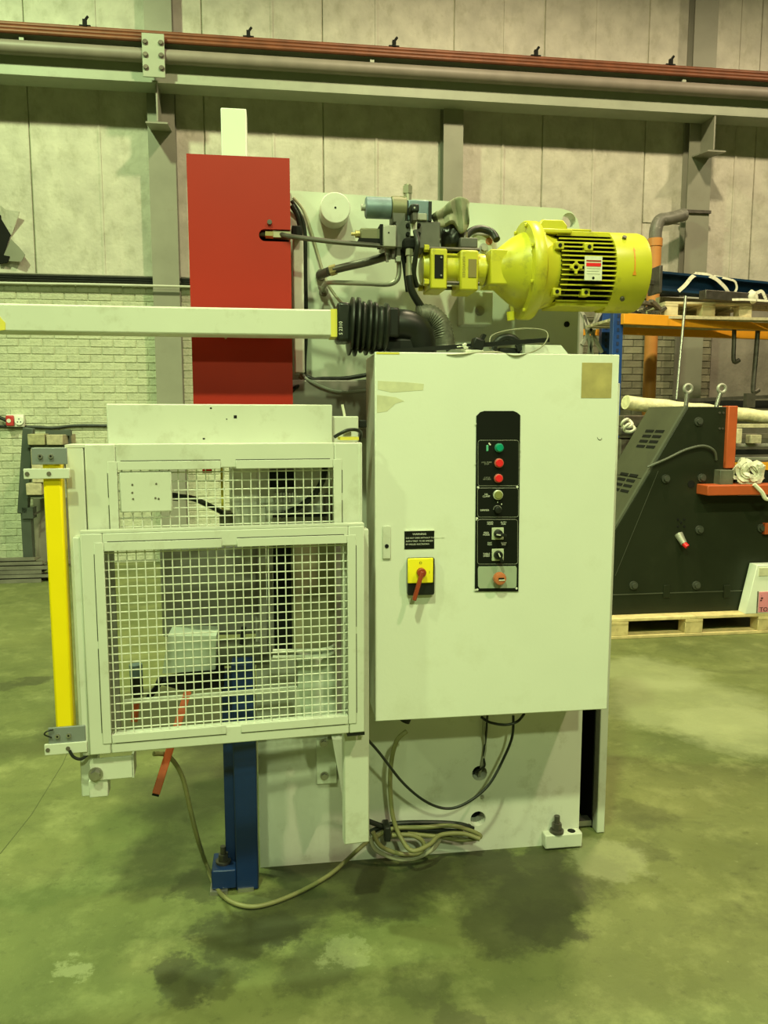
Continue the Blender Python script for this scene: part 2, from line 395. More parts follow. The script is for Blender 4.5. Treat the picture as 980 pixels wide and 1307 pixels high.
b = MB(); b.bb(2.6, 9, WY + .004, WY + .02, 0, ZT - .01); b.build('dark_pointing', MORTARD, wall)
x_ = W(906, 470, WY).x
b = MB(); b.bb(x_, 7.5, WY - .012, WY + .01, .0, ZT - .03); b.build('render_patch', mat('mauve_render', (0.24, 0.215, 0.18), .8, var=.2, scale=4, dirt=(.13, .12, .09), dirt_amt=.6, dscale=5, bump=.4, bscale=30), wall)
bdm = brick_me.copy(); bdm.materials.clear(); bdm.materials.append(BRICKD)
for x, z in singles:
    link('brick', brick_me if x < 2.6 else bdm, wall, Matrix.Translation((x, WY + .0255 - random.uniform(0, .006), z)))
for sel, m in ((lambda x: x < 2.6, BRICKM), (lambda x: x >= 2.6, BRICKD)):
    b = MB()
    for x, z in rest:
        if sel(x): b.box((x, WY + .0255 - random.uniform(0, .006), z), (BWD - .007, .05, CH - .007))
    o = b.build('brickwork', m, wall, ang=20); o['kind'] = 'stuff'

# torn cladding at the edge of the frame
t = thing('torn_panel', 'torn hole in the wall cladding with broken sheet flaps hanging out', 'torn panel', W(-10, 300, WY))
Pq = lambda lst, Y: [W(x, y, Y) for x, y in lst]
MB().prism(Pq([(-60, 262), (-5, 268), (2, 276), (14, 299), (6, 322), (8, 330), (-4, 336), (-60, 330)], WY - .026), (0, .004, 0)).build('hole', MATTE, t)
MB().prism([W(0, 262, WY - .06), W(8, 268, WY - .06), W(25, 270, WY - .09), W(16, 297, WY - .03), W(14, 300, WY - .03), W(2, 280, WY - .03)], (0, .012, 0)).build('flap', PANELW, t)
MB().prism([W(14, 305, WY - .03), W(24, 315, WY - .08), W(32, 325, WY - .1), W(27, 334, WY - .1), W(8, 333, WY - .05), W(5, 325, WY - .03)], (0, .012, 0)).build('flap', COLUMNM, t)
MB().prism([W(-2, 322, WY - .06), W(6, 326, WY - .07), W(12, 327, WY - .07), W(9, 335, WY - .07), W(-2, 337, WY - .05)], (0, .02, 0)).build('flap', MATTE, t)

# columns
def column(x0, x1, yref, label, top=7.2, Y=8.24, name='steel_column', m=COLUMNM):
    a = W(x0, yref, Y).x; c = W(x1, yref, Y).x
    t = thing(name, label, 'column', ((a + c) / 2, Y, 0))
    MB().bb(a, c, Y, Y + .012, 0, top).build('flange', m, t)
    MB().bb((a + c) / 2 - .008, (a + c) / 2 + .008, Y + .012, WY - .04, 0, top).build('web', m, t)
    MB().bb(a, c, WY - .04, WY - .025, 0, top).build('flange', m, t)
    return (a, c)
cl = column(194, 228, 330, 'grey steel wall column rising behind the tall red cover')
cr = column(877, 906, 250, 'grey steel wall column with the drain pipe elbow against it')
cm = column(566, 591, 190, 'pale narrow post below the crane beam, behind the motor pump unit', top=W(578, 124, 8.2).z, Y=8.2, name='steel_post', m=COLUMNM)
MB().bb(cr[0] - .08, cr[1] + .01, 8.215, 8.24, W(890, 272, 8.22).z, W(890, 268, 8.22).z).build('pipe_clamp', DSTEEL, None)
tag(bpy.data.objects['pipe_clamp'], 'thin dark clamp bar across the column above the drain elbow', 'clamp')

# crane runway beam
BY = 8.0
zt, zb = W(490, 74, BY).z, W(490, 121, BY).z
t = thing('crane_beam', 'long pale green crane runway beam bolted across the wall columns', 'beam', (1, BY, zb)); beam = t
MB().bb(-9, 11, BY, BY + .02, zb, zt).build('web', BEAMM, t)
MB().bb(-9, 11, BY - .03, BY + .22, zb - .02, zb).build('bottom_flange', BEAMM, t)
MB().bb(-9, 11, BY - .05, BY + .22, zt, zt + .02).build('top_flange', BEAMM, t)
for cx in ((cl[0] + cl[1]) / 2,):
    MB().bb(cx - .10, cx + .10, BY - .15, BY - .136, zb - .02, zt + .02).build('splice_plate', BEAMM, t, bev=.003)
    for dx in (-.07, .07):
        for k in range(3): hexbolt((cx + dx, BY - .15, zb + .06 + k * (zt - zb - .12) / 2), .018, .02, RUSTB, t)
# brackets carrying it
for cx, lab in (((cl[0] + cl[1]) / 2, 'small steel corbel under the crane beam, above the red cover column'), ((cr[0] + cr[1]) / 2, 'small steel corbel under the crane beam, above the drain elbow')):
    t2 = thing('corbel_bracket', lab, 'bracket', (cx, 8.1, zb - .4))
    MB().prism([(cx - .008, 8.24, zb - .02), (cx - .008, 7.98, zb - .02), (cx - .008, 7.98, zb - .36), (cx - .008, 8.24, zb - .36)], (.016, 0, 0)).build('gusset', COLUMNM, t2)
    MB().prism([(cx - .1, 7.92, zb - .40), (cx + .1, 7.92, zb - .40), (cx + .1, 8.24, zb - .36), (cx - .1, 8.24, zb - .36)], (0, 0, .015)).build('shelf_plate', COLUMNM, t2)
# conduit along the beam and conductor rail on top
z = W(490, 88, BY - .1).z
MB().cyl((-9, BY - .07, z), (11, BY - .07, z), .062, n=20).build('conduit_pipe', PIPEM, beam)
for x in (-5.4, -2.2, 1, 4.2, 7.4): MB().bb(x - .02, x + .02, BY - .07, BY, z - .01, z + .09).build('conduit_saddle', BEAMM, beam)
z = W(490, 66, BY - .08).z
t = thing('conductor_rail', 'copper brown conductor rail on top of the crane beam', 'rail', (1, BY - .08, z))
for k, dz in enumerate((-.036, 0, .036)):
    MB().cyl((-9, BY - .09 + .012 * k, z + dz), (11, BY - .09 + .012 * k, z + dz), .021, n=10).build('conductor_bar', RUSTM, t)
for sx, sy in ((108, 30), (317, 46), (503, 60), (684, 75), (856, 88)):
    x = W(sx, sy, BY - .08).x
    MB().box((x, BY - .075, z + .08), (.035, .03, .06)).cyl((x, BY - .075, z + .1), (x + .03, BY - .075, z + .14), .012, n=8).bb(x - .05, x + .05, BY - .08, BY - .05, z + .05, z + .065).build('hanger_clip', MATTE, t)

# cable tray and conduit on the panel/brick joint
zt2 = W(0, 352, 8.3).z
t = thing('cable_tray', 'dark cable tray running along the wall above the bricks', 'cable tray', (1, 8.3, zt2))
for a_, c_ in ((-9, cl[0] - .005), (cl[1] + .005, cm[0] - .005), (cm[1] + .005, cr[0] - .005), (cr[1] + .005, 11)):
    MB().bb(a_, c_, 8.31, 8.322, zt2 - .045, zt2 + .02).build('tray_lip', DSTEEL, t)
    MB().bb(a_, c_, 8.322, 8.375, zt2 - .045, zt2 - .035).build('tray_base', DSTEEL, t)
    MB().bb(a_, c_, 8.33, WY - .03, zt2 + .03, zt2 + .038).build('ledge', COLUMNM, t)
    for k in range(3): MB().cyl((a_, 8.302, zt2 + .01 - k * .02), (c_, 8.302, zt2 + .01 - k * .02), .008, n=6).build('cable', RUBBER, t)
zz = W(0, 361, 8.18).z
tag(MB().tube([(-9, 8.18, zz + .02), (-3, 8.18, zz), (-1.5, 8.18, zz + .005), (2, 8.18, zz), (11, 8.18, zz)], .012).build('pale_conduit', mat('pale_conduit', (0.5, 0.5, 0.42), 0.45)), 'thin pale conduit just below the dark cable tray', 'conduit')

# wall socket and cable
s = span(8, 529, 30, 545, WY - .06)
t = thing('wall_socket', 'small red and white power socket on the brick wall', 'socket', (s[0], WY, s[2]))
MB().bb(s[0], s[1], WY - .06, WY - .01, s[2], s[3]).build('back_plate', BOXW, t, bev=.006)
xm = (s[0] + s[1]) / 2; zm = (s[2] + s[3]) / 2
MB().bb(s[0] + .005, xm - .003, WY - .10, WY - .06, s[2] + .01, s[3] - .01).build('switch_cover', SOCKR, t, bev=.01)
MB().cyl((xm - .045, WY - .105, zm), (xm - .045, WY - .1, zm), .02).build('switch_knob', LABELW, t)
MB().cyl((xm + .048, WY - .09, zm), (xm + .048, WY - .06, zm), .042).build('outlet_ring', BOXW, t)
for dx, dz in ((-.015, -.012), (.015, -.012), (0, .018)): MB().cyl((xm + .048 + dx, WY - .093, zm + dz), (xm + .048 + dx, WY - .088, zm + dz), .006, n=8).build('outlet_hole', MATTE, t)
tag(MB().tube([W(-60, 528, WY - .05), W(-10, 531, WY - .05), W(9, 537, WY - .07)], .018).build('socket_plug_cable', RUBBER), 'short thick black lead entering the red wall socket', 'cable')
tag(MB().tube([W(-40, 543, WY - .02), W(40, 545, WY - .02), W(70, 546, WY - .02), W(100, 543, WY - .02), W(150, 543, WY - .02), W(210, 540, WY - .02)], .015).build('wall_cable', RUBBER), 'black cable clipped along the brick wall below the socket', 'cable')

# ------------------------------------------------------------------ leaning steel trestle with timbers
TY = 7.9
t = thing('steel_trestle', 'dark green steel frame standing against the brick wall', 'steel frame', G(60, 735))
def leg(px0, py0, px1, py1, w, Y0, Y1):
    p, q = W(px0, py0, Y0), W(px1, py1, Y1)
    return MB().bar(p, q, w, .08, (0, -1, 0))
GRNF = mat('dark_green_frame', (0.06, 0.075, 0.06), 0.45, var=0.15)
leg(37, 546, 30, 655, .095, TY, TY).build('upright', GRNF, t, bev=.008)
p = W(33.5, 655, TY); MB().bb(p.x - .045, p.x + .045, TY - .02, TY + .07, 0, p.z).build('upright', GRNF, t)
leg(85, 548, 92, 655, .06, TY + .1, TY + .1).build('upright', GRNF, t, bev=.006)
p = W(93, 655, TY + .1); MB().bb(p.x - .03, p.x + .03, TY + .07, TY + .13, 0, p.z).build('upright', GRNF, t)
MB().px(58, 549, 90, 556, TY, .06).build('top_bar', GRNF, t)
MB().px(28, 648, 42, 662, TY - .04, .12).build('sleeve', GRNF, t)
MB().bar(W(40, 658, TY), W(53, 652, TY), .02, .02).build('pin', DSTEEL, t)
MB().px(33, 568, 90, 571, TY - .1, .35).build('carrier_plate', GRNF, t)
MB().px(33, 632, 60, 635, TY - .1, .35).build('carrier_plate', GRNF, t)
MB().px(44, 636, 86, 715, TY + .3, .04).build('back_board', mat('dirty_board', (0.26, 0.25, 0.19), 0.8, var=0.3, scale=5), t)
for i, (a, e, c, g, lab) in enumerate([(35, 554, 57, 568, 'darker square timber end on top of the green steel frame'), (59, 555, 80, 568, 'pale speckled timber end on top of the green steel frame'),
        (33, 617, 53, 632, 'speckled timber end low on the green steel frame'), (40, 573, 55, 616, 'pale upright timber board behind the yellow post bracket')]):
    o = MB().px(a, e, c, g, TY - .14, .5 if i < 3 else .1).build('timber_block', OLDWOOD if i != 0 else mat('dark_timber', (0.34, 0.32, 0.18), .75, var=.25, scale=28), None, bev=.006)
    tag(o, lab, 'timber')

# steel sections lying by the wall
for i, (y0, y1, x1, Y) in enumerate([(705, 709, 49, 7.75), (711, 716, 54, 7.6), (718, 723, 58, 7.5), (723, 728, 48, 7.42), (728, 733, 60, 7.35), (733, 739, 44, 7.28)]):
    p = W(x1, (y0 + y1) / 2, Y); h = .034
    z0 = max(0.0, .035 * (5 - i))
    t = thing('steel_section', ['long steel channel on top of the stack lying by the wall', 'second steel channel from the top of the stack by the wall', 'third steel channel from the top of the stack by the wall',
              'fourth steel channel from the top of the stack by the wall', 'fifth steel channel from the top, longest of the stack by the wall', 'lowest steel channel, flat on the floor by the wall'][i], 'steel bar', (-4, 7.6, z0), 'steel channels stacked by the wall')
    zc = z0
    dy = .03 * i
    MB().bb(-6.5, p.x, 7.62 - dy, 7.82 - dy * .5, zc, zc + .006).build('flange', RUSTB, t)
    MB().bb(-6.5, p.x, 7.62 - dy, 7.632 - dy, zc, zc + .034).build('web', mat('grey_section_steel', (0.24, 0.23, 0.19), 0.5, 0.4, var=0.25, scale=6), t)

# ================================================================== RIGHT BACKGROUND: racking
RY = 6.7
t = thing('pallet_rack', 'pallet racking bay with orange beams and blue uprights', 'rack', (W(790, 420, RY).x, RY, 0))
for a, c, Y in ((782, 795, RY), (768, 779, RY + .9)):
    s = span(a, 396, c, 452, Y)
    MB().bb(s[0], s[1], Y, Y + .07, 0, W(788, 394, Y).z).build('upright', RBLUE, t, bev=.004)
    for k in range(36):
        zz = .3 + k * .06
        if zz < W(788, 396, Y).z - .02:
            MB().box(((s[0] + s[1]) / 2, Y - .001, zz), (.022, .004, .03)).build('notch', mat('dark_blue_slot', (0.005, 0.02, 0.08), .6), t)
bx0 = W(793, 405, RY).x
def rbeam(px0, y0, y1, Y0, X1, Y1, py_h, name='beam'):
    p = W(px0, (y0 + y1) / 2, Y0); h = W(px0, y0, Y0).z - W(px0, y1, Y0).z
    q = Vector((X1, Y1, p.z))
    return MB().bar(p, q, .05, h).build(name, ORANGE, t, bev=.004)
rbeam(794, 400, 414, RY - .03, 6.2, RY + .55, 0)
rbeam(794, 413, 427, RY + .75, 6.4, RY + 1.2, 0)
zbm = W(794, 400, RY - .03).z
for k in range(5):
    y = RY + .03 + k * .17
    MB().bb(bx0 + .02, bx0 + 2.4, y, y + .15, zbm - .028, zbm - .004).build('shading_deck_board', OLDWOOD, t)  # closed deck added to darken the wall behind the rack
for k in range(0):
    x = bx0 + .1 + k * .32
    MB().bb(x, x + .05, RY + .02 + .1 * k * .3, RY + .9 + .03 * k, zbm - .03, zbm - .005).build('deck_bar', DSTEEL, t)
for (a, e, c, g) in ((742, 398, 768, 450), (768, 396, 742, 440), (745, 402, 757, 462), (762, 400, 750, 460)):
    MB().bar(W(a, e, RY + .9), W(c, g, RY + .9), .03, .03, (0, 1, 0)).build('brace', mat('galvanised_brace', (0.45, 0.45, 0.38), .45, .4), t)
MB().px(742, 420, 768, 428, RY + 1.1, .05).build('beam', ORANGE, t)
p = W(742, 420, RY + .9); MB().bb(p.x - .02, p.x + .02, RY + .9, RY + .96, 0, W(742, 396, RY + .9).z).build('end_post', mat('galvanised_brace', (0.45, 0.45, 0.38)), t)

# pallet builder
def pallet(name, label, x0, y0, z0, lx, ly, mtr=WOOD, group=None, boards=6):
    t = thing(name, label, 'pallet', (x0 + lx / 2, y0 + ly / 2, z0), group)
    for k in range(3):
        y = y0 + [0, (ly - .1) / 2, ly - .1][k]
        MB().bb(x0, x0 + lx, y, y + .1, z0, z0 + .022).build('bottom_board', mtr, t, bev=.003, seg=1)
        for j in range(3):
            x = x0 + [0, (lx - .13) / 2, lx - .13][j]
            MB().bb(x, x + .13, y + .002, y + .098, z0 + .022, z0 + .1).build('block', mtr, t, bev=.003, seg=1)
    for j in range(3):
        x = x0 + [0, (lx - .13) / 2, lx - .13][j]
        MB().bb(x, x + .13, y0, y0 + ly, z0 + .1, z0 + .122).build('stringer_board', mtr, t, bev=.003, seg=1)
    for k in range(boards):
        y = y0 + k * (ly - .12) / (boards - 1)
        MB().bb(x0 + random.uniform(0, .01), x0 + lx - random.uniform(0, .01), y, y + .12, z0 + .122, z0 + .144).build('top_board', mtr, t, bev=.003, seg=1)
    return t

p0 = W(857, 404, RY + .05)
pallet('rack_pallet', 'pale wooden pallet lying on the orange rack beam', p0.x, RY + .18, zbm + .0, .86, .8, mat('bleached_pallet_wood', (0.62, 0.55, 0.34), .75, var=.15, scale=14, rand=.12))
zp = zbm + .144
# things on the rack
BMY = RY + .25
p = W(838, 356, BMY); q = W(1010, 374, BMY + .4)
t = thing('blue_steel_beam', 'long blue steel beam lying on the racking, strapped with slings', 'steel beam', p)
hh = .16
pz = zp + .09
A = Vector((p.x, BMY, pz + .09)); B = Vector((p.x + 2.6, BMY + .45, pz + .02))
for dz, w, h, nm in ((.075, .16, .02, 'flange'), (-.075, .16, .02, 'flange'), (0, .015, .14, 'web')):
    MB().bar(A + Vector((0, 0, dz)), B + Vector((0, 0, dz)), w, h).build(nm, BBEAM, t)
MB().box(A + Vector((-.015, 0, .01)), (.03, .22, .24)).build('end_plate', DSTEEL, t, bev=.004)
MB().bar(A + Vector((-.03, 0, -.01)), A + Vector((-.24, -.02, .02)), .04, .035).build('spigot', DSTEEL, t)
o = MB().bar((p.x + .35, BMY - .18, zp + .045), (p.x + 2.5, BMY + .25, zp + .03), .09, .085).build('dark_steel_bar', DSTEEL, None, bev=.006)
tag(o, 'dark square steel bar on the racking in front of the blue beam', 'steel bar')
o = MB().bar((p.x + .12, BMY + .2, zp + .04), (p.x + 2.0, BMY + .5, zp + .04), .08, .075).build('timber_batten', OLDWOOD, None, bev=.004); tag(o, 'timber batten under the blue steel beam on the racking', 'timber')
def sling(c, rx, rz, w, label, tilt=0):
    b = MB()
    pts = []
    for k in range(25):
        th = -PI * .15 + k / 24 * PI * 1.3
        pts.append((c[0] + tilt * math.cos(th) * .3 + rx * .2 * math.sin(th * 3), c[1] - rx * math.cos(th), c[2] + rz * math.sin(th)))
    for a, d in zip(pts, pts[1:]): b.bar(a, d, w, .008, (0, 0.01, 1))
    return tag(b.build('lifting_sling', STRAPM), label, 'sling')
def ribbon(name, label, path, w=.035):
    b = MB()
    P = []
    for k in range(len(path) - 1):
        for q in range(4): P.append(Vector(path[k]).lerp(Vector(path[k + 1]), q / 4))
    P.append(Vector(path[-1]))
    P = [(P[max(k - 1, 0)] + P[k] + P[min(k + 1, len(P) - 1)]) / 3 for k in range(len(P))]
    for g, h in zip(P, P[1:]): b.bar(g, h + (h - g) * .2, w, .005, (0, -1, .15))
    return tag(b.build(name, STRAPM), label, 'sling')
BQ = lambda f, dz, dy=-.086: A.lerp(B, f) + Vector((0, dy, dz))
ribbon('lifting_sling', 'cream sling over the near end of the blue beam', [BQ(.07, -.085), BQ(.10, -.02), BQ(.125, .06), BQ(.15, .092, -.07), BQ(.19, .092, -.04)])
ribbon('lifting_sling', 'second cream sling slanting down the blue beam', [BQ(.14, .094, -.06), BQ(.19, .094, -.075), BQ(.23, .06), BQ(.27, -.01), BQ(.285, -.06)])
ribbon('lifting_sling', 'loose thin cream sling lying along the blue beam', [BQ(.22, .092, -.06), BQ(.27, .075), BQ(.31, .06), BQ(.32, .0), BQ(.31, -.05)], .02)
c = Vector((p.x + .88, BMY - .12, zp + .05))
o = lump('knotted_sling', c, (.055, .035, .06), STRAPM, None, 4.4, amp=.35, sub=3); tag(o, 'cream sling knotted around the dark bar on the racking', 'sling')
ribbon('sling_tail', 'cream sling tail hanging right of the knot on the dark bar', [c + Vector((.02, -.02, .03)), c + Vector((.08, -.015, .055)), c + Vector((.13, -.01, -.03))], .03)
ribbon('flat_strap', 'cream strap lying flat on the pallet under the dark bar', [c + Vector((-.25, -.06, -.04)), c + Vector((-.1, -.06, -.035)), c + Vector((.1, -.05, -.042)), c + Vector((.25, -.03, -.042))], .02)
# scrap pile on the rack end
for i in range(14):
    x = W(800 + i * 3.4, 395, RY + .2).x; z = zbm + .03 + random.uniform(0, .10) * (1 if 3 < i < 11 else .5)
    L = random.uniform(.08, .2)
    o = MB().box((x, RY + .25 + random.uniform(-.1, .2), z), (L, .06, .03), Matrix.Rotation(random.uniform(-.9, .9), 4, 'Y') @ Matrix.Rotation(random.uniform(-.6, .6), 4, 'Z')).build('scrap_bar', RUSTB if i % 3 else DSTEEL, None, bev=.004)
    tag(o, 'dark offcut of steel in the scrap heap on the rack end', 'scrap', 'steel offcuts heaped on the rack end')
x = W(812, 390, RY + .45).x
tag(MB().bb(x - .1, p0.x - .02, RY + .3, RY + .75, zbm - .004, zbm + .025).build('scrap_tray', RUSTB), 'rusty flat tray under the scrap heap on the rack', 'tray')
# leaning rod and hanging hooks
tag(MB().cyl(W(875, 378, 6.45), W(862, 522, 6.35), .012, n=10).build('leaning_rod', STEEL), 'thin steel rod leaning upright against the orange rack beam', 'rod')
for (a, e, c, g, r, lab) in ((937, 418, 936, 458, .02, 'short dark hook hanging from the orange rack beam'), (967, 422, 961, 496, .022, 'long dark hook hanging from the orange rack beam')):
    p, q = W(a, e, RY + .3), W(c, g, RY + .3)
    o = MB().tube([p, p.lerp(q, .5), q, q + Vector((.02, 0, -.03)), q + Vector((.06, 0, -.01))], r, n=8).build('hanging_hook', DSTEEL); tag(o, lab, 'hook')

# drain pipe
DPY = 8.05
p = W(836, 306, DPY)
t = thing('drain_pipe', 'orange plastic drain pipe with grey elbow at the wall column', 'pipe', (p.x, DPY, 0))
MB().cyl((p.x, DPY, 0), (p.x, DPY, p.z), .068, n=24).build('pipe', PVC, t)
MB().cyl((p.x, DPY, p.z - .07), (p.x, DPY, p.z + .01), .076, n=24).build('collar', PVC, t)
e1, e2 = W(838, 284, DPY), W(877, 272, DPY)
MB().tube([(p.x, DPY, p.z), (p.x + .005, DPY, p.z + .11), (p.x + .05, DPY + .01, p.z + .2), (p.x + .15, DPY + .02, e2.z - .06), (e2.x, DPY + .06, e2.z + .0)], .066, n=20, sub=6).build('elbow', GPVC, t)

# ------------------------------------------------------------------ dark green machine on a pallet
MY = 5.05
pz0 = .144
pl = pallet('floor_pallet', 'new wooden pallet on the floor under the dark green machine', W(779, 806, MY - .1).x, MY - .1, 0, 1.22, 1.0)
pf = [(774, 772), (783, 680), (878, 519), (936, 519), (936, 600), (942, 633), (1010, 633), (1010, 772)]
pts = [W(x, y, MY) for x, y in pf]
zbot = pz0 + .001
for i in (0, 7): pts[i].z = zbot
pts[0].x = pts[1].x
DEP = .55
t = thing('dark_green_machine', 'dark green sloping-sided machine housing standing on a wooden pallet', 'machine', (pts[0].x + .6, MY + .3, zbot))
side = MB().prism(pts, (0, DEP, 0)).build('housing', GREENM, t, bev=.006)
# sloping front panel plates
a, c = pts[1], pts[2]; dirv = (c - a).normalized(); nrm = Vector((-dirv.z, 0, dirv.x))
Ls = (c - a).length
def onslope(u, v, off=0): return a + dirv * u + Vector((0, v, 0)) + nrm * off
for u0, u1 in ((0.0, Ls * .42), (Ls * .425, Ls)):
    q = [onslope(u0, .03, 0), onslope(u1, .03, 0), onslope(u1, DEP, 0), onslope(u0, DEP, 0)]
    MB().prism(q, nrm * .008).build('sloping_panel', GREENS, t)
MB().prism([onslope(0, 0, 0), onslope(Ls, 0, 0), onslope(Ls, .028, 0), onslope(0, .028, 0)], nrm * .014).build('edge_trim', mat('grey_edge_trim', (0.10, 0.11, 0.08), .4, .1), t)
for cu, cv in ((Ls * .72, .22), (Ls * .36, .22)):
    for r in range(4):
        for s in (0, 1):
            u = cu - .06 + r * .042; v = cv - .11 + s * .15
            q = [onslope(u, v, .008), onslope(u + .02, v, .008), onslope(u + .02, v + .12, .008), onslope(u, v + .12, .008)]
            MB().prism(q, nrm * .004).build('vent_slot', MATTE, t)
for x, y in ((891, 538), (849, 611), (895, 610), (892, 676), (971, 674), (808, 747), (888, 747)):
    p = W(x, y, MY)
    o = MB().cyl(p, p - Vector((0, .012, 0)), .030, n=20).build('bolt_cover', mat('dark_cap', (0.07, 0.075, 0.06), .4, .2), t)
    MB().cyl(p - Vector((0, .012, 0)), p - Vector((0, .028, 0)), .018, n=12).build('bolt_head', mat('dark_cap', (0.07,) * 3), o)
p = W(882, 618, MY); MB().cyl(p, p - Vector((0, .003, 0)), .026, n=20).build('blanking_disc', MATTE, t)
for dx, dy in ((-4, -4), (4, -4), (0, 0), (-4, 5), (4, 5)):
    p = W(869 + dx, 667 + dy, MY); MB().cyl(p, p - Vector((0, .004, 0)), .008, n=8).build('screw', MATTE, t)
for x, y in ((918, 527), (923, 527), (928, 527), (918, 547), (922, 547), (930, 547)):
    p = W(x, y, MY); MB().cyl(p, p - Vector((0, .006, 0)), .008, n=8).build('screw', DSTEEL, t)
MB().px(779, 755, 1006, 756.2, MY - .004, .006).build('plinth_seam', mat('worn_edge', (0.07, 0.075, 0.055), .4), t)
for x in (851, 928): MB().px(x - 4, 747, x + 4, 763, MY - .01, .012).build('hinge', GREENM, t, bev=.002)
MB().bar(W(785, 735, MY - .002), W(840, 601, MY - .002), .003, .002, (0, -1, 0)).build('seam', mat('worn_edge', (0.16, 0.17, 0.13)), t)
MB().px(928, 518, 940, 598, MY - .03, .09).build('red_trim', ORED, t, bev=.006)
MB().px(903, 619, 1010, 632, MY - .14, .16).build('red_shelf', ORED, t, bev=.006)
MB().px(919, 600, 936, 619, MY - .08, .1).build('shelf_bracket', mat('dusty_green', (.11, .115, .08), .55, var=.3, scale=14), t, bev=.004)
MB().px(976, 668, 984, 682, MY - .03, .04).build('red_stub', ORED, t)
p = W(866, 682, MY); q = W(873, 694, MY - .05)
o = MB().cyl(p, q, .03, .022, n=14).build('plug_body', VALVEL, t)
r = W(877, 698, MY - .07); MB().cyl(q, r, .018, n=12).build('red_cap', BTN_R, o)
tag(MB().tube([W(826, 596, MY - .02), W(838, 591, MY - .03), W(852, 585, MY - .03), W(875, 574, MY - .03), (W(897, 569, MY - .03)), W(911, 575, MY - .03), W(914, 587, MY - .01)], .0085).build('housing_cable', mat('grey_lead', (.09, .1, .075), .45)), 'grey lead arching across the dark green machine side', 'cable')
for x, lab in ((0, 'eye bolt rod on the machine top beside the sloping panel'), (1, 'eye bolt rod on the machine top beside the red trim')):
    px_, tl = ((878, 875), (921, 914))[x]
    c = W(px_, 496, MY + .2); f = W(tl, 519, MY + .2); f.z = pts[2].z
    t2 = thing('eye_rod', lab, 'eye bolt', f, 'eye bolt rods on the dark green machine')
    MB().cyl(f, f.lerp(c, .75), .016, n=10).build('rod', STEEL, t2)
    b = MB(); b.tube([c + Vector((.028 * math.cos(k * PI / 10), 0, .028 * math.sin(k * PI / 10))) for k in range(21)], .012, n=8, sub=1); b.build('ring', VALVEL, t2)
# goods stored behind the housing
pr, qr = W(798, 514, 5.85), W(1040, 539, 6.05)
t = thing('fabric_roll', 'long cream wrapped roll lying behind the dark green machine', 'roll', pr)
MB().tube([pr.lerp(qr, k / 24) + Vector((0, random.uniform(-.004, .004), random.uniform(-.004, .004))) for k in range(25)], .055, n=14, sub=2).build('wrapping', ROLLM, t)
for x, y in ((800, 540), (803, 546)):
    p = W(x, y, 5.8); MB().tube([p + Vector((.04 * math.cos(k), .02 * math.sin(2 * k), .03 * math.sin(k))) for k in range(8)], .012, n=6).build('loose_tie', STRAPM, t)
storey = [(541, 546, OLDWOOD, 'pale timber length directly below the cream roll'), (553, 560, RUSTB, 'rusty steel length below the pale timber'), (566, 570, VALVEL, 'pale grey steel length in the stack behind the red trim'),
          (574, 580, MATTE, 'black steel length in the stack behind the red trim'), (583, 587, VALVEL, 'second pale grey steel length, low in the stack behind the red trim'), (590, 600, ORANGE, 'orange beam length at the bottom of the stack behind the red trim')]
for y0, y1, m, lab in storey:
    o = MB().px(938, y0, 1040, y1, 5.75, .1).build('stacked_bar', m, None, bev=.003); tag(o, lab, 'steel bar')
MB_ = MB().px(940, 602, 1040, 645, 5.72, .3).build('stack_bearer', MATTE); tag(MB_, 'black bearer box under the stacked bars behind the red shelf', 'bearer')
for a, e, c, g, lab in ((940, 547, 947, 566, 'short wooden packer beside the red trim'), (958, 555, 972, 566, 'small brown packer in the stack of bars')):
    o = MB().px(a, e, c, g, 5.68, .07).build('packer_block', OLDWOOD, None, bev=.004); tag(o, lab, 'packer')
o = MB().px(953, 502, 964, 520, 6.0, .05).build('dark_post', DSTEEL); tag(o, 'short dark post standing behind the cream roll', 'post')
o = MB().bar(W(858, 512, 6.3), W(1010, 505, 6.3), .05, .03).build('grey_angle_bar', DSTEEL); tag(o, 'long grey angle bar lying behind the eye bolt rods', 'steel bar')
o = MB().px(870, 511, 1010, 521, 6.45, .2).build('dark_bundle', MATTE); tag(o, 'dark bundle of stock behind the eye bolt rods', 'bundle')
# low dark stock standing under the rack, seen between cabinet and machine
for a, e, c, g, Y, m, lab in ((792, 545, 812, 556, 6.0, DSTEEL, 'dark steel box section between the cabinet and the green machine'), (790, 560, 815, 640, 6.05, RUSTB, 'dark rusty bin standing behind the sloping vented panel'), (796, 530, 835, 545, 6.0, RUSTB, 'rusty crate under the loose end of the cream roll')):
    s = span(a, e, c, g, Y)
    o = MB().bb(s[0], s[1] + .2, Y, Y + .4, 0 if g > 600 else s[2], s[3]).build('stock_bin', m, None, bev=.01); tag(o, lab, 'bin')
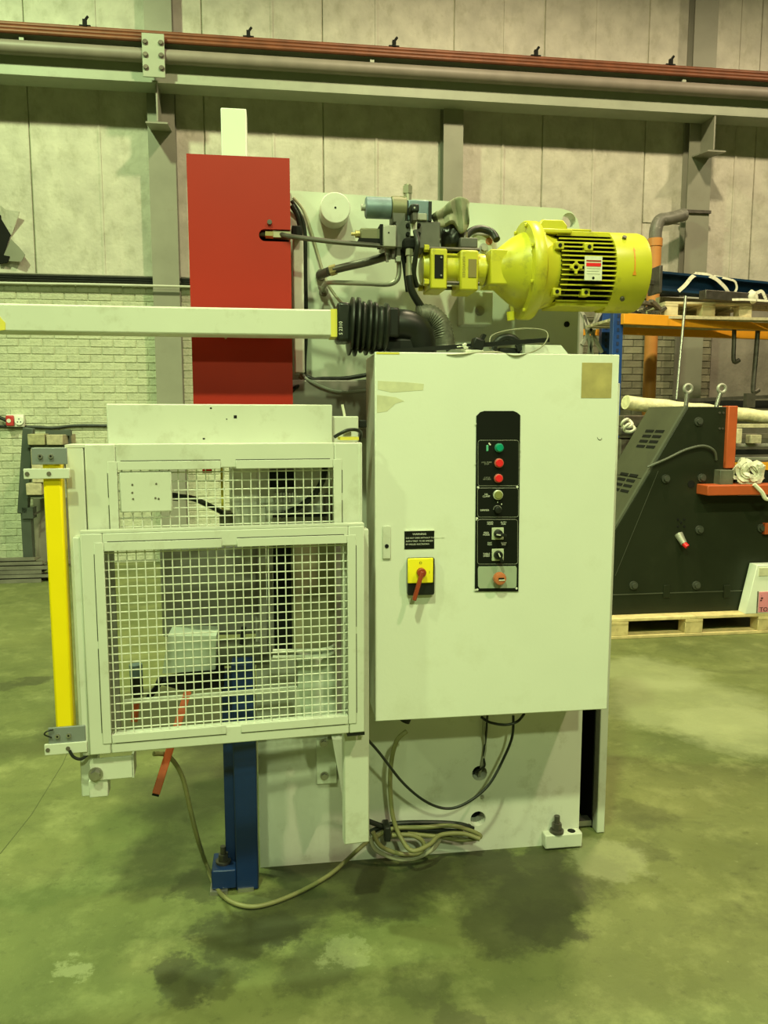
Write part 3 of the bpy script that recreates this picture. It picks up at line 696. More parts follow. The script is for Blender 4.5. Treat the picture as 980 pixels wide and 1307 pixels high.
# coiled webbing straps on the red shelf
zs = W(940, 619, MY - .06).z
t = thing('webbing_coil', 'tangled coil of cream webbing straps on the red shelf', 'straps', (W(957, 610, MY - .06).x, MY - .06, zs))
cc = W(957, 603, MY - .06); cc.z = zs + .085
for k in range(11):
    rx, rz = .05 + .05 * random.random(), .035 + .04 * random.random()
    ox, oz = random.uniform(-.05, .09), random.uniform(-.02, .015); an = random.uniform(-.9, .9); oy = -.045 + .009 * k
    ca, sa = math.cos(an), math.sin(an); pp = []
    for j in range(19):
        u, v = rx * math.cos(j * PI / 9), rz * math.sin(j * PI / 9) * (1 + .3 * math.sin(j + k))
        pp.append(Vector((cc.x + ox + u * ca - v * sa, cc.y - oy + .008 * math.sin(j * 1.3), max(zs + .02, cc.z + oz + u * sa + v * ca))))
    b = MB()
    for g, h in zip(pp, pp[1:]): b.bar(g, h + (h - g) * .15, .026, .004, (.15, -1, .25))
    b.build('strap_loop', STRAPM, t)
MB().tube([W(962, 618, MY - .15), W(972, 628, MY - .16), W(978, 637, MY - .16), W(990, 634, MY - .16)], .014, n=6).build('loose_end', STRAPM, t)
# white carton with pink print
s = span(958, 721, 1000, 775, MY - .1)
t = thing('white_carton', 'white tapering carton with pink printed front at the pallet edge', 'carton', (s[0] + .1, MY - .05, pz0))
x0, x1, z1 = s[0], s[1], s[3]
bmx = MB().prism([(x0 - .03, MY - .1, pz0), (x0 + .04, MY - .1, z1), (x0 + .2, MY - .1, z1), (x0 + .2, MY - .1, pz0)], (0, .09, 0))
bmx.build('carton_body', BOXW, t, bev=.004)
MB().bb(x0 + .055, x0 + .2, MY - .106, MY - .1, z1 - .075, z1 - .02).build('tape_band', TAPE, t)
MB().bb(x0 + .065, x0 + .2, MY - .104, MY - .1, pz0 + .01, pz0 + .155).build('pink_label', PINK, t)
MB().bb(x0 + .052, x0 + .060, MY - .104, MY - .1, pz0 + .005, pz0 + .16).build('dark_line', RUSTB, t)
text('print', 'TOX', .045, (x0 + .072, MY - .106, pz0 + .015), mat('dark_print', (.06, .02, .03), .6), t)
for k, w in enumerate((.012, .02, .009)): MB().bb(x0 + .074 + k * .004, x0 + .074 + w, MY - .1065, MY - .104, pz0 + .09 + k * .016, pz0 + .10 + k * .016).build('print', mat('dark_print', (.06, .02, .03)), t)

# ================================================================== MAIN MACHINE FRAME
BP = 2.51; UP = 2.65
xb0 = W(332, 1100, BP).x; xb1 = W(738, 1078, BP).x
fr = thing('machine_frame', 'white painted steel machine frame and base behind the control cabinet', 'machine frame', ((xb0 + xb1) / 2, 2.9, 0))
base = MB().bb(xb0, xb1, BP, 3.25, 0, .86).build('base_box', WHITEB, fr)
h1, h2 = W(612, 987, BP), W(610, 1045, BP)
cut(base, [MB().cyl(h1 + Vector((0, -.05, 0)), h1 + Vector((0, .12, 0)), .027), MB().cyl(h2 + Vector((0, -.05, 0)), h2 + Vector((0, .12, 0)), .027)])
for h in (h1, h2): MB().cyl(h + Vector((0, .06, 0)), h + Vector((0, .115, 0)), .026).build('hole_shade_plug', MATTE, fr)  # black plugs paint in the shade inside the holes
# upper side plate, sloped top edge with rounded corner and a lifting hole
pl = [W(372, 243, UP), W(560, 256, UP), W(716, 266, UP), W(729, 270, UP), W(737, 280, UP), W(741, 296, UP)]
xr = pl[-1].x
poly = pl + [Vector((xr, UP, .8)), Vector((pl[0].x - .02, UP, .8)), Vector((pl[0].x - .02, UP, pl[0].z + .001))]
up = MB().prism(poly, (0, .05, 0)).build('side_plate', WHITEU, fr)
hc = W(726, 281, UP)
cut(up, [MB().cyl(hc + Vector((0, -.1, 0)), hc + Vector((0, .2, 0)), .024, n=24)])
MB().bb(pl[0].x - .02, xr - .03, UP + .05, 3.2, .8, 1.9).build('body_core', WHITEB, fr)
# round boss
bc = W(428, 265, UP - .08)
MB().cyl(bc, bc + Vector((0, .08, 0)), .048, n=40).build('round_boss', CAGEW, fr, bev=.003)
MB().cyl(bc - Vector((0, .001, 0)), bc + Vector((0, .003, 0)), .0035, n=8).build('boss_hole', MATTE, fr)
# vertical channel beside red cover
MB().px(375, 300, 388, 476, UP - .10, .10).build('guide_channel', CAGEW, fr, bev=.004)
p = W(378, 297, UP - .13); MB().box(p, (.03, .06, .03)).build('channel_clamp', MATTE, fr, bev=.004)
MB().px(372, 485, 474, 560, BP + .05, .1).build('cross_plate', PGREY, fr, bev=.004)
# column behind the red cover
sc = span(288, 138, 316, 690, 2.72)
MB().bb(sc[0], sc[1] + .01, 2.72, 2.80, sc[2], sc[3]).build('slide_column', PLATEG, fr, bev=.004)
MB().bb(sc[1] + .01, pl[0].x - .02, 2.72, 2.80, 1.62, 1.86).build('column_tie', WHITEB, fr)
# lug brackets under pump and bell housing
s = span(592, 372, 629, 414, UP - .09); o = MB().bb(s[0], s[1], UP - .09, UP, s[2], s[3]).build('mounting_bracket', WHITEU, fr, bev=.004)
p = W(612, 397, UP - .09); hexbolt(p, .011, .014, STEEL, o)
s = span(600, 290, 640, 340, UP - .09); o = MB().bb(s[0], s[1], UP - .06, UP, s[2], s[3]).build('mounting_bracket', WHITEU, fr, bev=.02)
p = W(617, 317, UP - .06); hexbolt(p, .011, .014, STEEL, o)
p = W(624, 308, UP - .061); MB().cyl(p, p + Vector((0, .003, 0)), .012, n=10).build('rust_spot', mat('rust', (.35, .14, .06), .8), o)
p = W(723, 414, UP); MB().cyl(p - Vector((0, .004, 0)), p + Vector((0, .002, 0)), .010, n=12).build('plate_hole', MATTE, fr)
# right-hand side cover and dark gap
xs = W(766, 1062, 2.57).x
MB().bb(xs - .018, xs + .012, 2.56, 3.1, .002, 1.62).build('side_cover', CAGEW, fr, bev=.003)
MB().bb(xb1 + .001, xs - .018, 2.9, 2.92, .002, 1.6).build('gap_back_panel', MATTE, fr)
MB().bb(xb1 + .001, xb1 + .006, 2.53, 2.9, .002, .86).build('gap_side_panel', MATTE, fr)
MB().bb(xb1 + .006, xs - .018, 2.6, 2.64, .01, .03).build('gap_rail', STEEL, fr)
MB().bb(xs - .022, xs - .018, 2.60, 2.9, .002, 1.6).build('gap_side_panel', MATTE, fr)
# floor fixing foot
s0 = G(692, 1087); s1 = G(745, 1083)
ft = MB().bb(s0.x + .01, s1.x - .005, s0.y - .0, BP, .006, .058).build('floor_foot', CAGEW, fr, bev=.005)
xm = (s0.x + s1.x) / 2
p = Vector((xm - .018, (s0.y + BP) / 2, .058)); hexbolt(p, .017, .034, DSTEEL, ft, axis=(0, 0, 1)); MB().cyl(p + Vector((0, 0, .03)), p + Vector((0, 0, .06)), .010, n=10).build('stud', DSTEEL, ft)
MB().cyl((xm + .036, (s0.y + BP) / 2, .056), (xm + .036, (s0.y + BP) / 2, .0585), .014, n=16).build('foot_hole', MATTE, ft)
# bracket on the base that carries the guard
s = span(404, 945, 430, 1002, BP - .02); br = MB().bb(s[0], s[1], BP - .012, BP, s[2], s[3]).build('guard_bracket', WHITE, fr, bev=.002)
for x, y in ((413, 948), (414, 990)): p = W(x, y, BP - .012); hexbolt(p, .010, .012, STEEL, br)
MB().prism([W(424, 944, 2.36), W(438, 944, 2.36), W(438, 1022, 2.36)], (0, .15, 0)).build('gusset', PLATEG, br)  # green light on this plate is put into its pale green colour
# small bolts and oil-yellow residue patch on the base
p = W(615, 1016, BP); hexbolt(p, .006, .01, STEEL, fr, washer=False)
for x, y in ((598, 1056),): p = W(x, y, BP - .004); MB().cyl(p, p + Vector((0, .006, 0)), .012, n=8).build('grommet', RUSTB, fr)

# throat parts seen through the mesh
th = thing('press_head', 'grey press head and tooling inside the mesh guard', 'press head', W(270, 850, 2.5))
MB().px(205, 698, 330, 812, 2.55, .15).build('head_block', PGREY, th, bev=.01)
MB().px(294, 596, 330, 655, 2.28, .2).build('ram', WHITEB, th, bev=.006)
MB().px(300, 645, 340, 680, 2.27, .1).build('tool_holder', CAGEW, th, bev=.006)
MB().px(280, 655, 318, 676, 2.42, .08).build('cable_entry', mat('dark_olive_box', (.12, .12, .08), .5), th, bev=.005)
MB().px(340, 596, 348, 830, 2.45, .05).build('guide_bar', PGREY, th)
MB().px(349, 690, 372, 832, 2.46, .04).build('dark_slot', MATTE, th)
MB().px(372, 690, 442, 828, 2.47, .03).build('inner_panel', OLIVEP, th)
MB().px(380, 840, 448, 930, 2.40, .1).build('inner_cover', PLATEG, th, bev=.006)
MB().px(332, 596, 425, 680, 2.30, .02).build('throat_plate', CAGEW, th)
MB().px(344, 600, 376, 622, 2.27, .03).build('recess', MATTE, th)
for k in range(8): MB().px(350 + k * 3.7, 629, 352.4 + k * 3.7, 641, 2.275, .02).build('rib', VALVEL, th)
MB().px(348, 655, 420, 660, 2.275, .02).build('dark_rail', MATTE, th)
MB().px(352, 672, 420, 677, 2.275, .02).build('dark_rail', RUSTB, th)
MB().px(413, 630, 424, 676, 2.275, .03).build('curved_bracket', RUSTB, th, bev=.01)
MB().px(275, 825, 345, 850, 2.46, .1).build('die_shoe', mat('dark_olive_box', (.12, .12, .08)), th, bev=.006)
MB().px(330, 700, 340, 835, 2.43, .05).build('tie_bar', PGREY, th)
MB().cyl(W(311, 800, 2.45), W(309, 822, 2.45), .008, n=8).build('punch', MATTE, th)
MB().px(312, 690, 322, 720, 2.45, .03).build('stop_block', VALVEL, th)
for y in (829, 837):
    MB().tube([W(348, y + 2, 2.30), W(400, y + 1, 2.30), W(418, y - 1, 2.30), W(425, y - 4, 2.33), W(428, y - 8, 2.42)], .006).build('rail_tube', CAGEW, th)
tb = thing('work_table', 'pale green plate and dark linkage of the work table inside the guard', 'work table', W(240, 880, 2.4))
MB().prism([W(207, 860, 2.42), W(275, 855, 2.42), W(276, 812, 2.42), W(214, 812, 2.42)], (0, .12, 0)).build('pale_plate', PLATEG, tb)
MB().prism([W(198, 872, 2.40), W(285, 855, 2.40), W(285, 880, 2.40), W(235, 882, 2.40)], (0, .06, 0)).build('linkage_arm', MATTE, tb)
MB().prism([W(186, 890, 2.40), W(205, 868, 2.40), W(208, 872, 2.40), W(195, 890, 2.40)], (0, .03, 0)).build('link', MATTE, tb)
MB().cyl(W(173, 848, 2.40), W(174, 862, 2.40), .020, n=16).build('cylinder_head', SOLEN, tb)
MB().cyl(W(174, 862, 2.40), W(175, 888, 2.40), .019, n=16).build('cylinder_body', BLACK, tb)
# blue column
bl = thing('blue_leg_column', 'dark blue square steel leg with a bolted foot on the floor', 'leg column', G(310, 1136))
g0, g1 = G(302, 1134), G(330, 1136)
Yb = g1.y
s = span(300, 850, 330, 1136, Yb)
MB().bb(g0.x, g1.x, Yb, Yb + .10, 0.003, W(310, 848, Yb).z).build('column', BLUE, bl, bev=.004)
MB().bb(g0.x - .035, g0.x, Yb + .06, Yb + .13, 0.003, W(310, 848, Yb).z - .05).build('rear_web', BLUE, bl, bev=.003)
f0 = G(268, 1128)
fo = MB().bb(f0.x + .01, g0.x, Yb + .0, Yb + .11, .012, .075).build('foot_block', BLUE, bl, bev=.004)
c = Vector((f0.x + .045, Yb + .05, .075)); hexbolt(c, .017, .03, DSTEEL, fo, axis=(0, 0, 1)); MB().cyl(c, c + Vector((0, 0, .055)), .009, n=10).build('stud', DSTEEL, fo)
MB().bb(g0.x + .005, g1.x - .015, Yb - .006, Yb, .0, .012).build('shim', STEEL, bl)
MB().bb(f0.x + .005, f0.x + .06, Yb - .01, Yb + .1, .0, .012).build('shim', STEEL, bl)
# orange lever
p, q = W(240, 882, 2.33), W(199, 1013, 2.22)
t = thing('pedal_lever', 'orange red lever hanging below the mesh guard', 'lever', q)
MB().bar(p, q, .022, .022, (0, -1, 0)).build('lever_bar', ORED, t, bev=.002)
MB().bar(q, q + (q - p).normalized() * .006, .020, .020, (0, -1, 0)).build('end_cap', MATTE, t)
p2, q2 = W(174, 895, 2.36), W(172, 920, 2.36)
MB().bar(p2, q2, .018, .02, (0, -1, 0)).build('side_link', ORED, t)

# ================================================================== TALL RED COVER
RYF = 2.42
s = span(243, 198, 372, 560, RYF)
t = thing('red_cover', 'tall red sheet metal cover standing above the guard', 'cover', (s[0] + .15, RYF + .2, 1.2))
zbt = W(260, 588, RYF).z; ztop = W(305, 199, RYF).z
rc = MB().bb(s[0], s[1], RYF, RYF + .20, zbt, ztop).build('cover_box', RED, t)
sl = W(338, 300, RYF); sr = W(380, 301, RYF); hr = .0175
cut(rc, [MB().cyl(sl - Vector((0, .05, 0)), sl + Vector((0, .05, 0)), hr), MB().bb(sl.x, sr.x, RYF - .05, RYF + .05, sl.z - hr, sl.z + hr)])
MB().bb(sl.x - .02, s[1] - .004, RYF + .045, RYF + .05, sl.z - .02, sl.z + .02).build('slot_back', MATTE, t)
MB().px(258, 585, 270, 604, RYF + .004, .012).build('lower_tab', RED, t)
p = W(344, 284, RYF); MB().cyl(p, p - Vector((0, .008, 0)), .007, n=12).build('screw', DSTEEL, t)
p = W(288, 431, RYF); MB().cyl(p, p - Vector((0, .003, 0)), .004, n=8).build('screw', BRASS, t)

# ================================================================== SUPPORT ARM AND BELLOWS
AY = 2.30
za0, za1 = W(215, 426, AY).z, W(215, 391, AY).z
xe = W(431, 412, AY).x
t = thing('support_arm', 'long white square tube arm reaching left from the black bellows', 'arm', (xe, AY + .04, za0))
MB().bb(-2.1, xe, AY, AY + .09, za0, za1).build('square_tube', CAGEW, t, bev=.005)
MB().bb(xe - .02, xe + .001, AY - .0015, AY + .0915, za0 - .0015, za1 + .0015).build('yellow_tape_band', TAPEY, t)
p = W(4, 413, AY); MB().prism([W(0, 404, AY), W(3, 408, AY), W(7, 412, AY), W(7, 421, AY), W(0, 422, AY)], (0, -.002, 0)).build('yellow_tag', TAPEY, t)
zc = (za0 + za1) / 2
t = thing('rubber_bellows', 'black ribbed rubber bellows joining the arm to the cabinet top', 'bellows', (xe + .1, AY + .05, 1.68))
MB().bb(xe - .002, xe + .036, AY - .012, AY + .10, W(436, 436, AY).z, W(436, 386, AY).z).build('collar', RUBBER, t, bev=.008)
text('collar_print', 'S 2310', .014, (xe + .012, AY - .013, zc - .035), LABELW, t, rotz=-PI / 2)
prof = []; x1 = W(497, 412, AY).x; n = 7; x0 = xe + .034
for k in range(n):
    w = (x1 - x0) / n
    rr = .084 - .016 * k / n + .005 * math.sin(k * 2.3)
    prof += [(k * w, .064), (k * w + w * .3, rr), (k * w + w * .62, rr), (k * w + w * .95, .066)]
MB().lathe(prof, (x0, AY + .045, zc - .004), (1, 0, -.06), n=32, sq=.35).build('ribbed_sleeve', RUBBER, t, ang=60)
MB().px(494, 392, 510, 430, AY - .005, .1).build('end_flange', BLACK, t, bev=.006)
xq = W(508, 415, AY).x
MB().tube([(xq - .02, AY + .05, zc), (xq + .03, AY + .05, zc + .0), (xq + .065, AY + .055, zc - .02), (xq + .08, AY + .06, 1.69)], .048, n=20).build('elbow', BLACK, t)
MB().px(480, 430, 545, 450, AY + .02, .1).build('base_casting', BLACK, t, bev=.01)
pts = [W(532, 402, AY + .1), W(548, 402, AY + .1), W(560, 412, AY + .1), W(566, 428, AY + .1), W(567, 446, AY + .1)]
b = MB(); b.tube(pts, [.030 + (.0025 if k % 2 else 0) for k in range(4 * 10 + 1)], n=16, sub=10)
tag(b.build('corrugated_conduit', mat('braided_grey', (.11, .11, .08), .5, .2, var=.3, scale=90), None, ang=60), 'grey corrugated conduit bending down onto the cabinet top', 'conduit')

# ================================================================== MOTOR, BELL HOUSING, PUMP
MOY = 2.45
ax = W(700, 347, MOY); zA = ax.z
X = lambda px: W(px, 350, MOY).x
Apt = lambda px: Vector((X(px), MOY, zA))
t = thing('electric_motor', 'yellow finned electric motor with bell housing beside the pump', 'motor', (X(730), MOY, zA))
MB().lathe([(0, .085), (.004, .098), (X(700) - X(688), .103), (X(712) - X(688), .100)], Apt(688), n=40).build('drive_end_shield', YEL, t)
MB().lathe([(0, .084), (X(768) - X(698), .084)], Apt(698), n=40).build('stator_core', MATTE, t)
Lf = X(767) - X(700)
for k in range(15):
    zz_ = -.098 + k * .014
    hw = math.sqrt(.121 ** 2 - zz_ ** 2)
    b = MB(); b.box((X(700) + Lf / 2, MOY, zA + zz_), (Lf, hw * 2 - .01, .0045)); nb = len(b.bm.faces)
    for sg in (-1, 1): b.box((X(700) + Lf / 2, MOY + sg * (hw - .003), zA + zz_), (Lf, .006, .0042))
    o = b.build('fin', MATTE, t); o.data.materials.append(YEL)  # fin sides and core blackened: shade between the fins is painted in
    for p in o.data.polygons[nb:]: p.material_index = 1
for sg in (-1, 1): MB().bb(X(700), X(767), MOY - .062, MOY + .062, zA + sg * .105 - .008, zA + sg * .105 + .008).build('ribbed_band', YEL, t, bev=.003)
Lc = X(811) - X(766)
MB().lathe([(0, .118), (.001, .123), (Lc * .86, .123), (Lc * .97, .119), (Lc, .108)], Apt(766), n=48).build('fan_cover', YEL, t, ang=50)
MB().lathe([(0, .105), (.002, .02)], Apt(811) + Vector((.0, 0, 0)), n=32).build('fan_grille', MATTE, t)
for k in range(4):
    th = PI / 4 + k * PI / 2; c = Apt(780) + Vector((0, .116 * math.cos(th), .122 * math.sin(th)))
    MB().cyl(c, c + Vector((0, .012 * math.cos(th), .012 * math.sin(th))), .007, n=8).build('cover_screw', DSTEEL, t)
# painted arrow on the fan cover, raised paint following the curve
def oncover(px, deg, r): th = math.radians(deg); return Vector((X(px), MOY - r * math.cos(th), zA + r * math.sin(th)))
b = MB()
for k in range(8):
    d0 = -12 + k * 5
    hw = .3
    if k == 0: w0, w1 = 2.2, 1.4
    elif k == 7: w0, w1 = 1.6, .1
    else: w0 = w1 = .7
    q = [oncover(788 - w0, d0, .1235), oncover(788 + w0, d0, .1235), oncover(788 + w1, d0 + 5, .1235), oncover(788 - w1, d0 + 5, .1235)]
    b.prism(q, (0, -.0006, 0))
b.build('rotation_arrow', mat('orange_arrow', (.75, .25, .02), .5), t)
s = span(746, 327, 768, 358, MOY - .128)
npd = MB().bb(s[0], s[1], MOY - .130, MOY - .126, s[2], s[3]).build('nameplate', mat('ivory_plate', (.70, .68, .55), .45, var=.1, scale=60), t)
MB().bb(s[0] + .004, s[1] - .004, MOY - .131, MOY - .129, s[3] - .030, s[3] - .020).build('red_band', BTN_R, npd)
MB().bb(s[0] + .004, s[1] - .004, MOY - .131, MOY - .129, s[3] - .016, s[3] - .012).build('red_band', SWRED, npd)
for k in range(4): MB().bb(s[0] + .006, s[1] - .006 - .004 * (k % 2), MOY - .1305, MOY - .129, s[2] + .018 + k * .008, s[2] + .0195 + k * .008).build('print_line', mat('plate_print', (.35, .35, .28), .6), npd)
MB().cyl(((s[0] + s[1]) / 2, MOY - .131, s[2] + .007), ((s[0] + s[1]) / 2, MOY - .128, s[2] + .007), .004, n=10).build('rivet', MATTE, npd)
for x, y in ((713, 314), (750, 316), (711, 372), (748, 373)):
    c = W(x, y, MOY - .105); dz = c.z - zA
    r = .127; yy = MOY - math.sqrt(max(r * r - dz * dz, .01))
    o = MB().box((c.x, yy + .012, c.z), (.026, .03, .022)).build('fixing_pad', YEL, t, bev=.002)
    MB().cyl((c.x, yy - .005, c.z), (c.x, yy - .002, c.z), .006, n=10).build('pad_hole', MATTE, o)
c = W(735, 341, MOY - .127)
b = MB(); b.tube([c + Vector((.010 * math.cos(k * PI / 8), 0, .010 * math.sin(k * PI / 8))) for k in range(17)], .0035, n=6, sub=1)
for k in range(4): th = k * PI / 2; b.box(c + Vector((.015 * math.cos(th), 0, .015 * math.sin(th))), (.008, .006, .008))
b.build('ring_boss', YEL, t)
# terminal box
s = span(687, 280, 721, 303, MOY - .07)
zt0 = zA + .112
tbx = MB().prism([(s[0], MOY - .07, zt0), (s[1] + .008, MOY - .07, zt0), (s[1] + .008, MOY - .07, s[3] - .015), (s[1] - .006, MOY - .07, s[3]), (s[0] + .012, MOY - .07, s[3]), (s[0], MOY - .07, s[3] - .02)], (0, .14, 0)).build('terminal_box', YEL, t, bev=.004)
MB().bb(s[0] - .002, s[1] + .02, MOY - .08, MOY + .07, zA + .100, zA + .114).build('terminal_base', YEL, t, bev=.004)
MB().bb(s[0] + .02, s[1] + .09, MOY - .06, MOY + .06, zA + .112, zA + .120).build('terminal_flange', YEL, t, bev=.003)
MB().cyl((s[0] + .002, MOY - .098, zA + .085), (s[0] + .012, MOY - .1, zA + .085), .012, n=10).build('grease_plug', YEL, t)
# bell housing
bx = X(622)
bh = thing('bell_housing', 'yellow bell housing between the motor and the hydraulic pump', 'bell housing', Apt(650))
D = lambda px: X(px) - bx
MB().lathe([(0, .050), (D(630), .058), (D(640), .078), (D(650), .098), (D(660), .112), (D(668), .120)], Apt(622), n=40).build('cone', YEL, bh, ang=60)
MB().bb(X(619), X(646), MOY - .062, MOY + .062, zA - .052, zA + .052).build('square_snout', YEL, bh, bev=.004)
MB().lathe([(0, .118), (0, .146), (.004, .149), (.034, .149), (.038, .146), (.038, .095)], Apt(664), n=56).build('flange_ring', YEL, bh, ang=40)
MB().lathe([(0, .125), (.03, .112), (.06, .105)], Apt(682), n=40).build('adapter_ring', YEL, bh)
for k in range(8):
    th = PI / 8 + k * PI / 4; c = Apt(664) + Vector((-.001, .133 * math.cos(th), .137 * math.sin(th)))
    hexbolt(c, .0055, .006, YEL, bh, axis=(-1, 0, 0))
o = MB().cyl(W(651, 398, MOY - .02), W(652, 409, MOY - .02), .012, n=12).build('drain_nipple', YEL, bh)
# pump
PY = MOY
pm = thing('hydraulic_pump', 'yellow hydraulic pump with tie rods between valve block and bell housing', 'pump', Apt(575))
blk = MB().bb(X(544), X(565), PY - .065, PY + .06, W(553, 369, PY - .06).z, W(553, 317, PY - .06).z).build('front_block', YEL, pm, bev=.005)
zz0, zz1 = W(553, 355, PY - .065).z, W(553, 325, PY - .065).z
MB().bb(X(549), X(560), PY - .067, PY - .064, zz0, zz1).build('window_recess', MATTE, blk)
for zq in (zz0 + .008, zz1 - .008): MB().cyl((X(557), PY - .070, zq), (X(557), PY - .066, zq), .003, n=8).build('screw', STEEL, blk)
b2 = MB().bb(X(581), X(604), PY - .065, PY + .06, W(592, 371, PY - .06).z, W(592, 319, PY - .06).z).build('rear_block', YEL, pm, bev=.006)
text('raised_letters', 'HAVVDEEI', .0125, (X(583) + .002, PY - .0655, W(585, 327, PY - .065).z), mat('yellow_shadowed_letters', (.30, .25, .03), .5), b2, rotz=PI / 2, spacing=1.1)
MB().bb(X(591), X(601), PY - .067, PY - .064, zz0 + .005, zz1 - .01).build('port_recess', mat('greasy_port', (.22, .17, .05), .5), b2)
MB().lathe([(0, .044), (.002, .047), (X(582) - X(564), .047)], Apt(564), n=32).build('barrel', YEL, pm)
MB().lathe([(0, .03), (.004, .046), (X(545) - X(536), .050)], Apt(536), n=32).build('end_cap', YEL, pm)
for dz in (-.05, .05):
    for dy in (-.05, .045):
        MB().cyl((X(538), PY + dy, zA + dz), (X(606), PY + dy, zA + dz), .006, n=8).build('tie_rod', DSTEEL, pm)
        MB().cyl((X(537), PY + dy, zA + dz), (X(543), PY + dy, zA + dz), .011, n=6).build('tie_nut', YEL, pm)
MB().lathe([(0, .03), (.0, .044), (.012, .048), (.03, .048), (.034, .03), (.05, .03)], Apt(604), n=28).build('coupling', YEL, pm)
MB().bb(X(583), X(605), PY - .04, PY + .04, zA + .058, zA + .088).build('port_flange', VALVE, pm, bev=.003)
MB().cyl((X(592), PY, zA + .088), (X(592), PY, zA + .112), .010, n=12).build('port_fitting', STEEL, pm)
MB().cyl(W(606, 344, PY - .05), W(609, 344, PY - .05), .012, n=6).build('bolt_head', STEEL, pm)

# ================================================================== VALVE MANIFOLD
VY = 2.40
vm = thing('valve_manifold', 'dark steel hydraulic valve block with a blue grey solenoid on top', 'valve block', W(525, 320, VY))
MB().px(505, 282, 562, 317, VY, .12).build('manifold_block', VALVE, vm, bev=.003)
MB().px(489, 287, 506, 315, VY - .02, .10).build('pilot_block', VALVEL, vm, bev=.003)
p = W(496, 297, VY - .02); MB().cyl(p - Vector((0, .001, 0)), p, .0025, n=8).build('block_hole', MATTE, vm)
MB().px(485, 286, 489, 312, VY - .01, .07).build('flange_plate', MATTE, vm)
MB().px(460, 291, 486, 307, VY, .05).build('relief_body', mat('olive_metal', (.17, .16, .09), .45, .3, var=.2), vm, bev=.003)
a = W(460, 299, VY + .02); MB().cyl(a, a - Vector((.016, 0, 0)), .011, n=8).cyl(a - Vector((.016, 0, 0)), a - Vector((.028, 0, 0)), .005, n=8).build('relief_stem', BRASS, vm)
MB().px(458, 304, 485, 309, VY - .002, .05).build('relief_foot', MATTE, vm)
so = W(466, 265, VY + .03); sx = lambda px: W(px, 265, VY + .03).x - so.x
MB().lathe([(0, .026), (.003, .031), (sx(498), .031), (sx(499), .028)], so, n=28).build('solenoid_coil', SOLEN, vm)
MB().lathe([(0, .010), (.012, .010)], so - Vector((.012, 0, 0)), n=12).build('coil_nut', VALVEL, vm)
MB().lathe([(0, .034), (.002, .036), (sx(517) - sx(499), .036)], so + Vector((sx(499), 0, 0)), n=28).build('solenoid_flange', mat('olive_metal', (.36, .33, .18)), vm)
MB().px(501, 268, 518, 284, VY, .07).build('valve_body', VALVE, vm, bev=.003)
MB().px(521, 255, 548, 282, VY, .08).build('connector_body', SOLEN, vm, bev=.004)
MB().px(547, 257, 551, 282, VY - .004, .09).build('connector_plate', BLACK, vm)
MB().px(532, 272, 545, 281, VY - .006, .01).build('pale_block', VALVEL, vm, bev=.002)
MB().px(524, 260, 535, 270, VY - .045, .05).build('din_plug', BLACK, vm, bev=.004)
p = W(529, 265, VY - .046); MB().cyl(p, p + Vector((0, .004, 0)), .003, n=8).build('plug_screw', STEEL, vm)
MB().px(526, 269, 533, 282, VY - .04, .045).build('plug_neck', DSTEEL, vm, bev=.003)
MB().px(524, 282, 532, 301, VY - .008, .01).build('data_plate', mat('alloy_plate', (.72, .72, .60), .35, .2), vm)
for x, y in ((520, 288), (534, 288), (520, 299), (534, 299)): p = W(x, y, VY); MB().cyl(p - Vector((0, .008, 0)), p, .006, n=10).build('cap_screw', MATTE, vm)
MB().px(515, 303, 533, 318, VY - .03, .06).build('elbow_block', MATTE, vm, bev=.008)
f = W(520, 257, VY + .03)
MB().cyl(f, f + Vector((0, 0, .022)), .012, n=12).cyl(f + Vector((0, 0, .022)), f + Vector((0, 0, .044)), .015, n=6).cyl(f + Vector((0, 0, .044)), f + Vector((0, 0, .048)), .011, n=12).build('top_fitting', mat('plated_fitting', (.48, .46, .34), .35, .6), vm)
MB().px(505, 327, 512, 334, VY, .02).build('pipe_nut', VALVEL, vm, bev=.002)
f = W(494, 316, VY + .01); MB().cyl(f, f - Vector((0, 0, .022)), .007, n=8).cyl(f - Vector((0, 0, .022)), f - Vector((0, 0, .042)), .0045, n=8).build('bleed_nipple', STEEL, vm)
MB().cyl(W(502, 316, VY + .02), W(501, 330, VY + .02), .012, n=10).build('union', DSTEEL, vm)
MB().cyl(W(515, 318, VY + .02), W(522, 372, VY + .02), .011, n=8).build('riser', MATTE, vm)

def pipe(name, label, pts, r, m, cat='pipe', n=10, sub=8, group=None):
    return tag(MB().tube(pts, r, n=n, sub=sub).build(name, m, ang=60), label, cat, group)
t = thing('pilot_pipe', 'thin dark steel pipe running out of the red cover slot', 'pipe', W(410, 307, VY))
MB().tube([W(336, 299, RYF + .025), W(356, 299, RYF + .015), W(372, 302, RYF - .01), W(430, 309, VY), W(490, 314, VY)], .0075, n=10).build('tube', DSTEEL, t)
MB().cyl(W(339, 299, RYF + .015), W(349, 299.5, RYF + .012), .012, n=6).build('union_nut', BRASS, t)
MB().cyl(W(331, 299, RYF + .02), W(338, 299, RYF + .018), .008, n=8).build('tube_end', DSTEEL, t)
MB().px(348, 295, 371, 303, RYF + .005, .03).build('slide_bar', mat('dull_brass_bar', (.40, .36, .24), .4, .4), t)
t = thing('hydraulic_hose', 'thick dark hydraulic hose with hex coupling above the grey bent pipe', 'hose', W(460, 340, VY + .05))
MB().tube([W(420, 346, VY + .12), W(440, 341, VY + .10), W(470, 334, VY + .06), W(500, 325, VY + .04)], .0125, n=12).build('hose_body', DSTEEL, t)
MB().cyl(W(421, 346, VY + .12), W(429, 343.5, VY + .115), .0165, n=6).build('hex_coupling', BRASS, t)
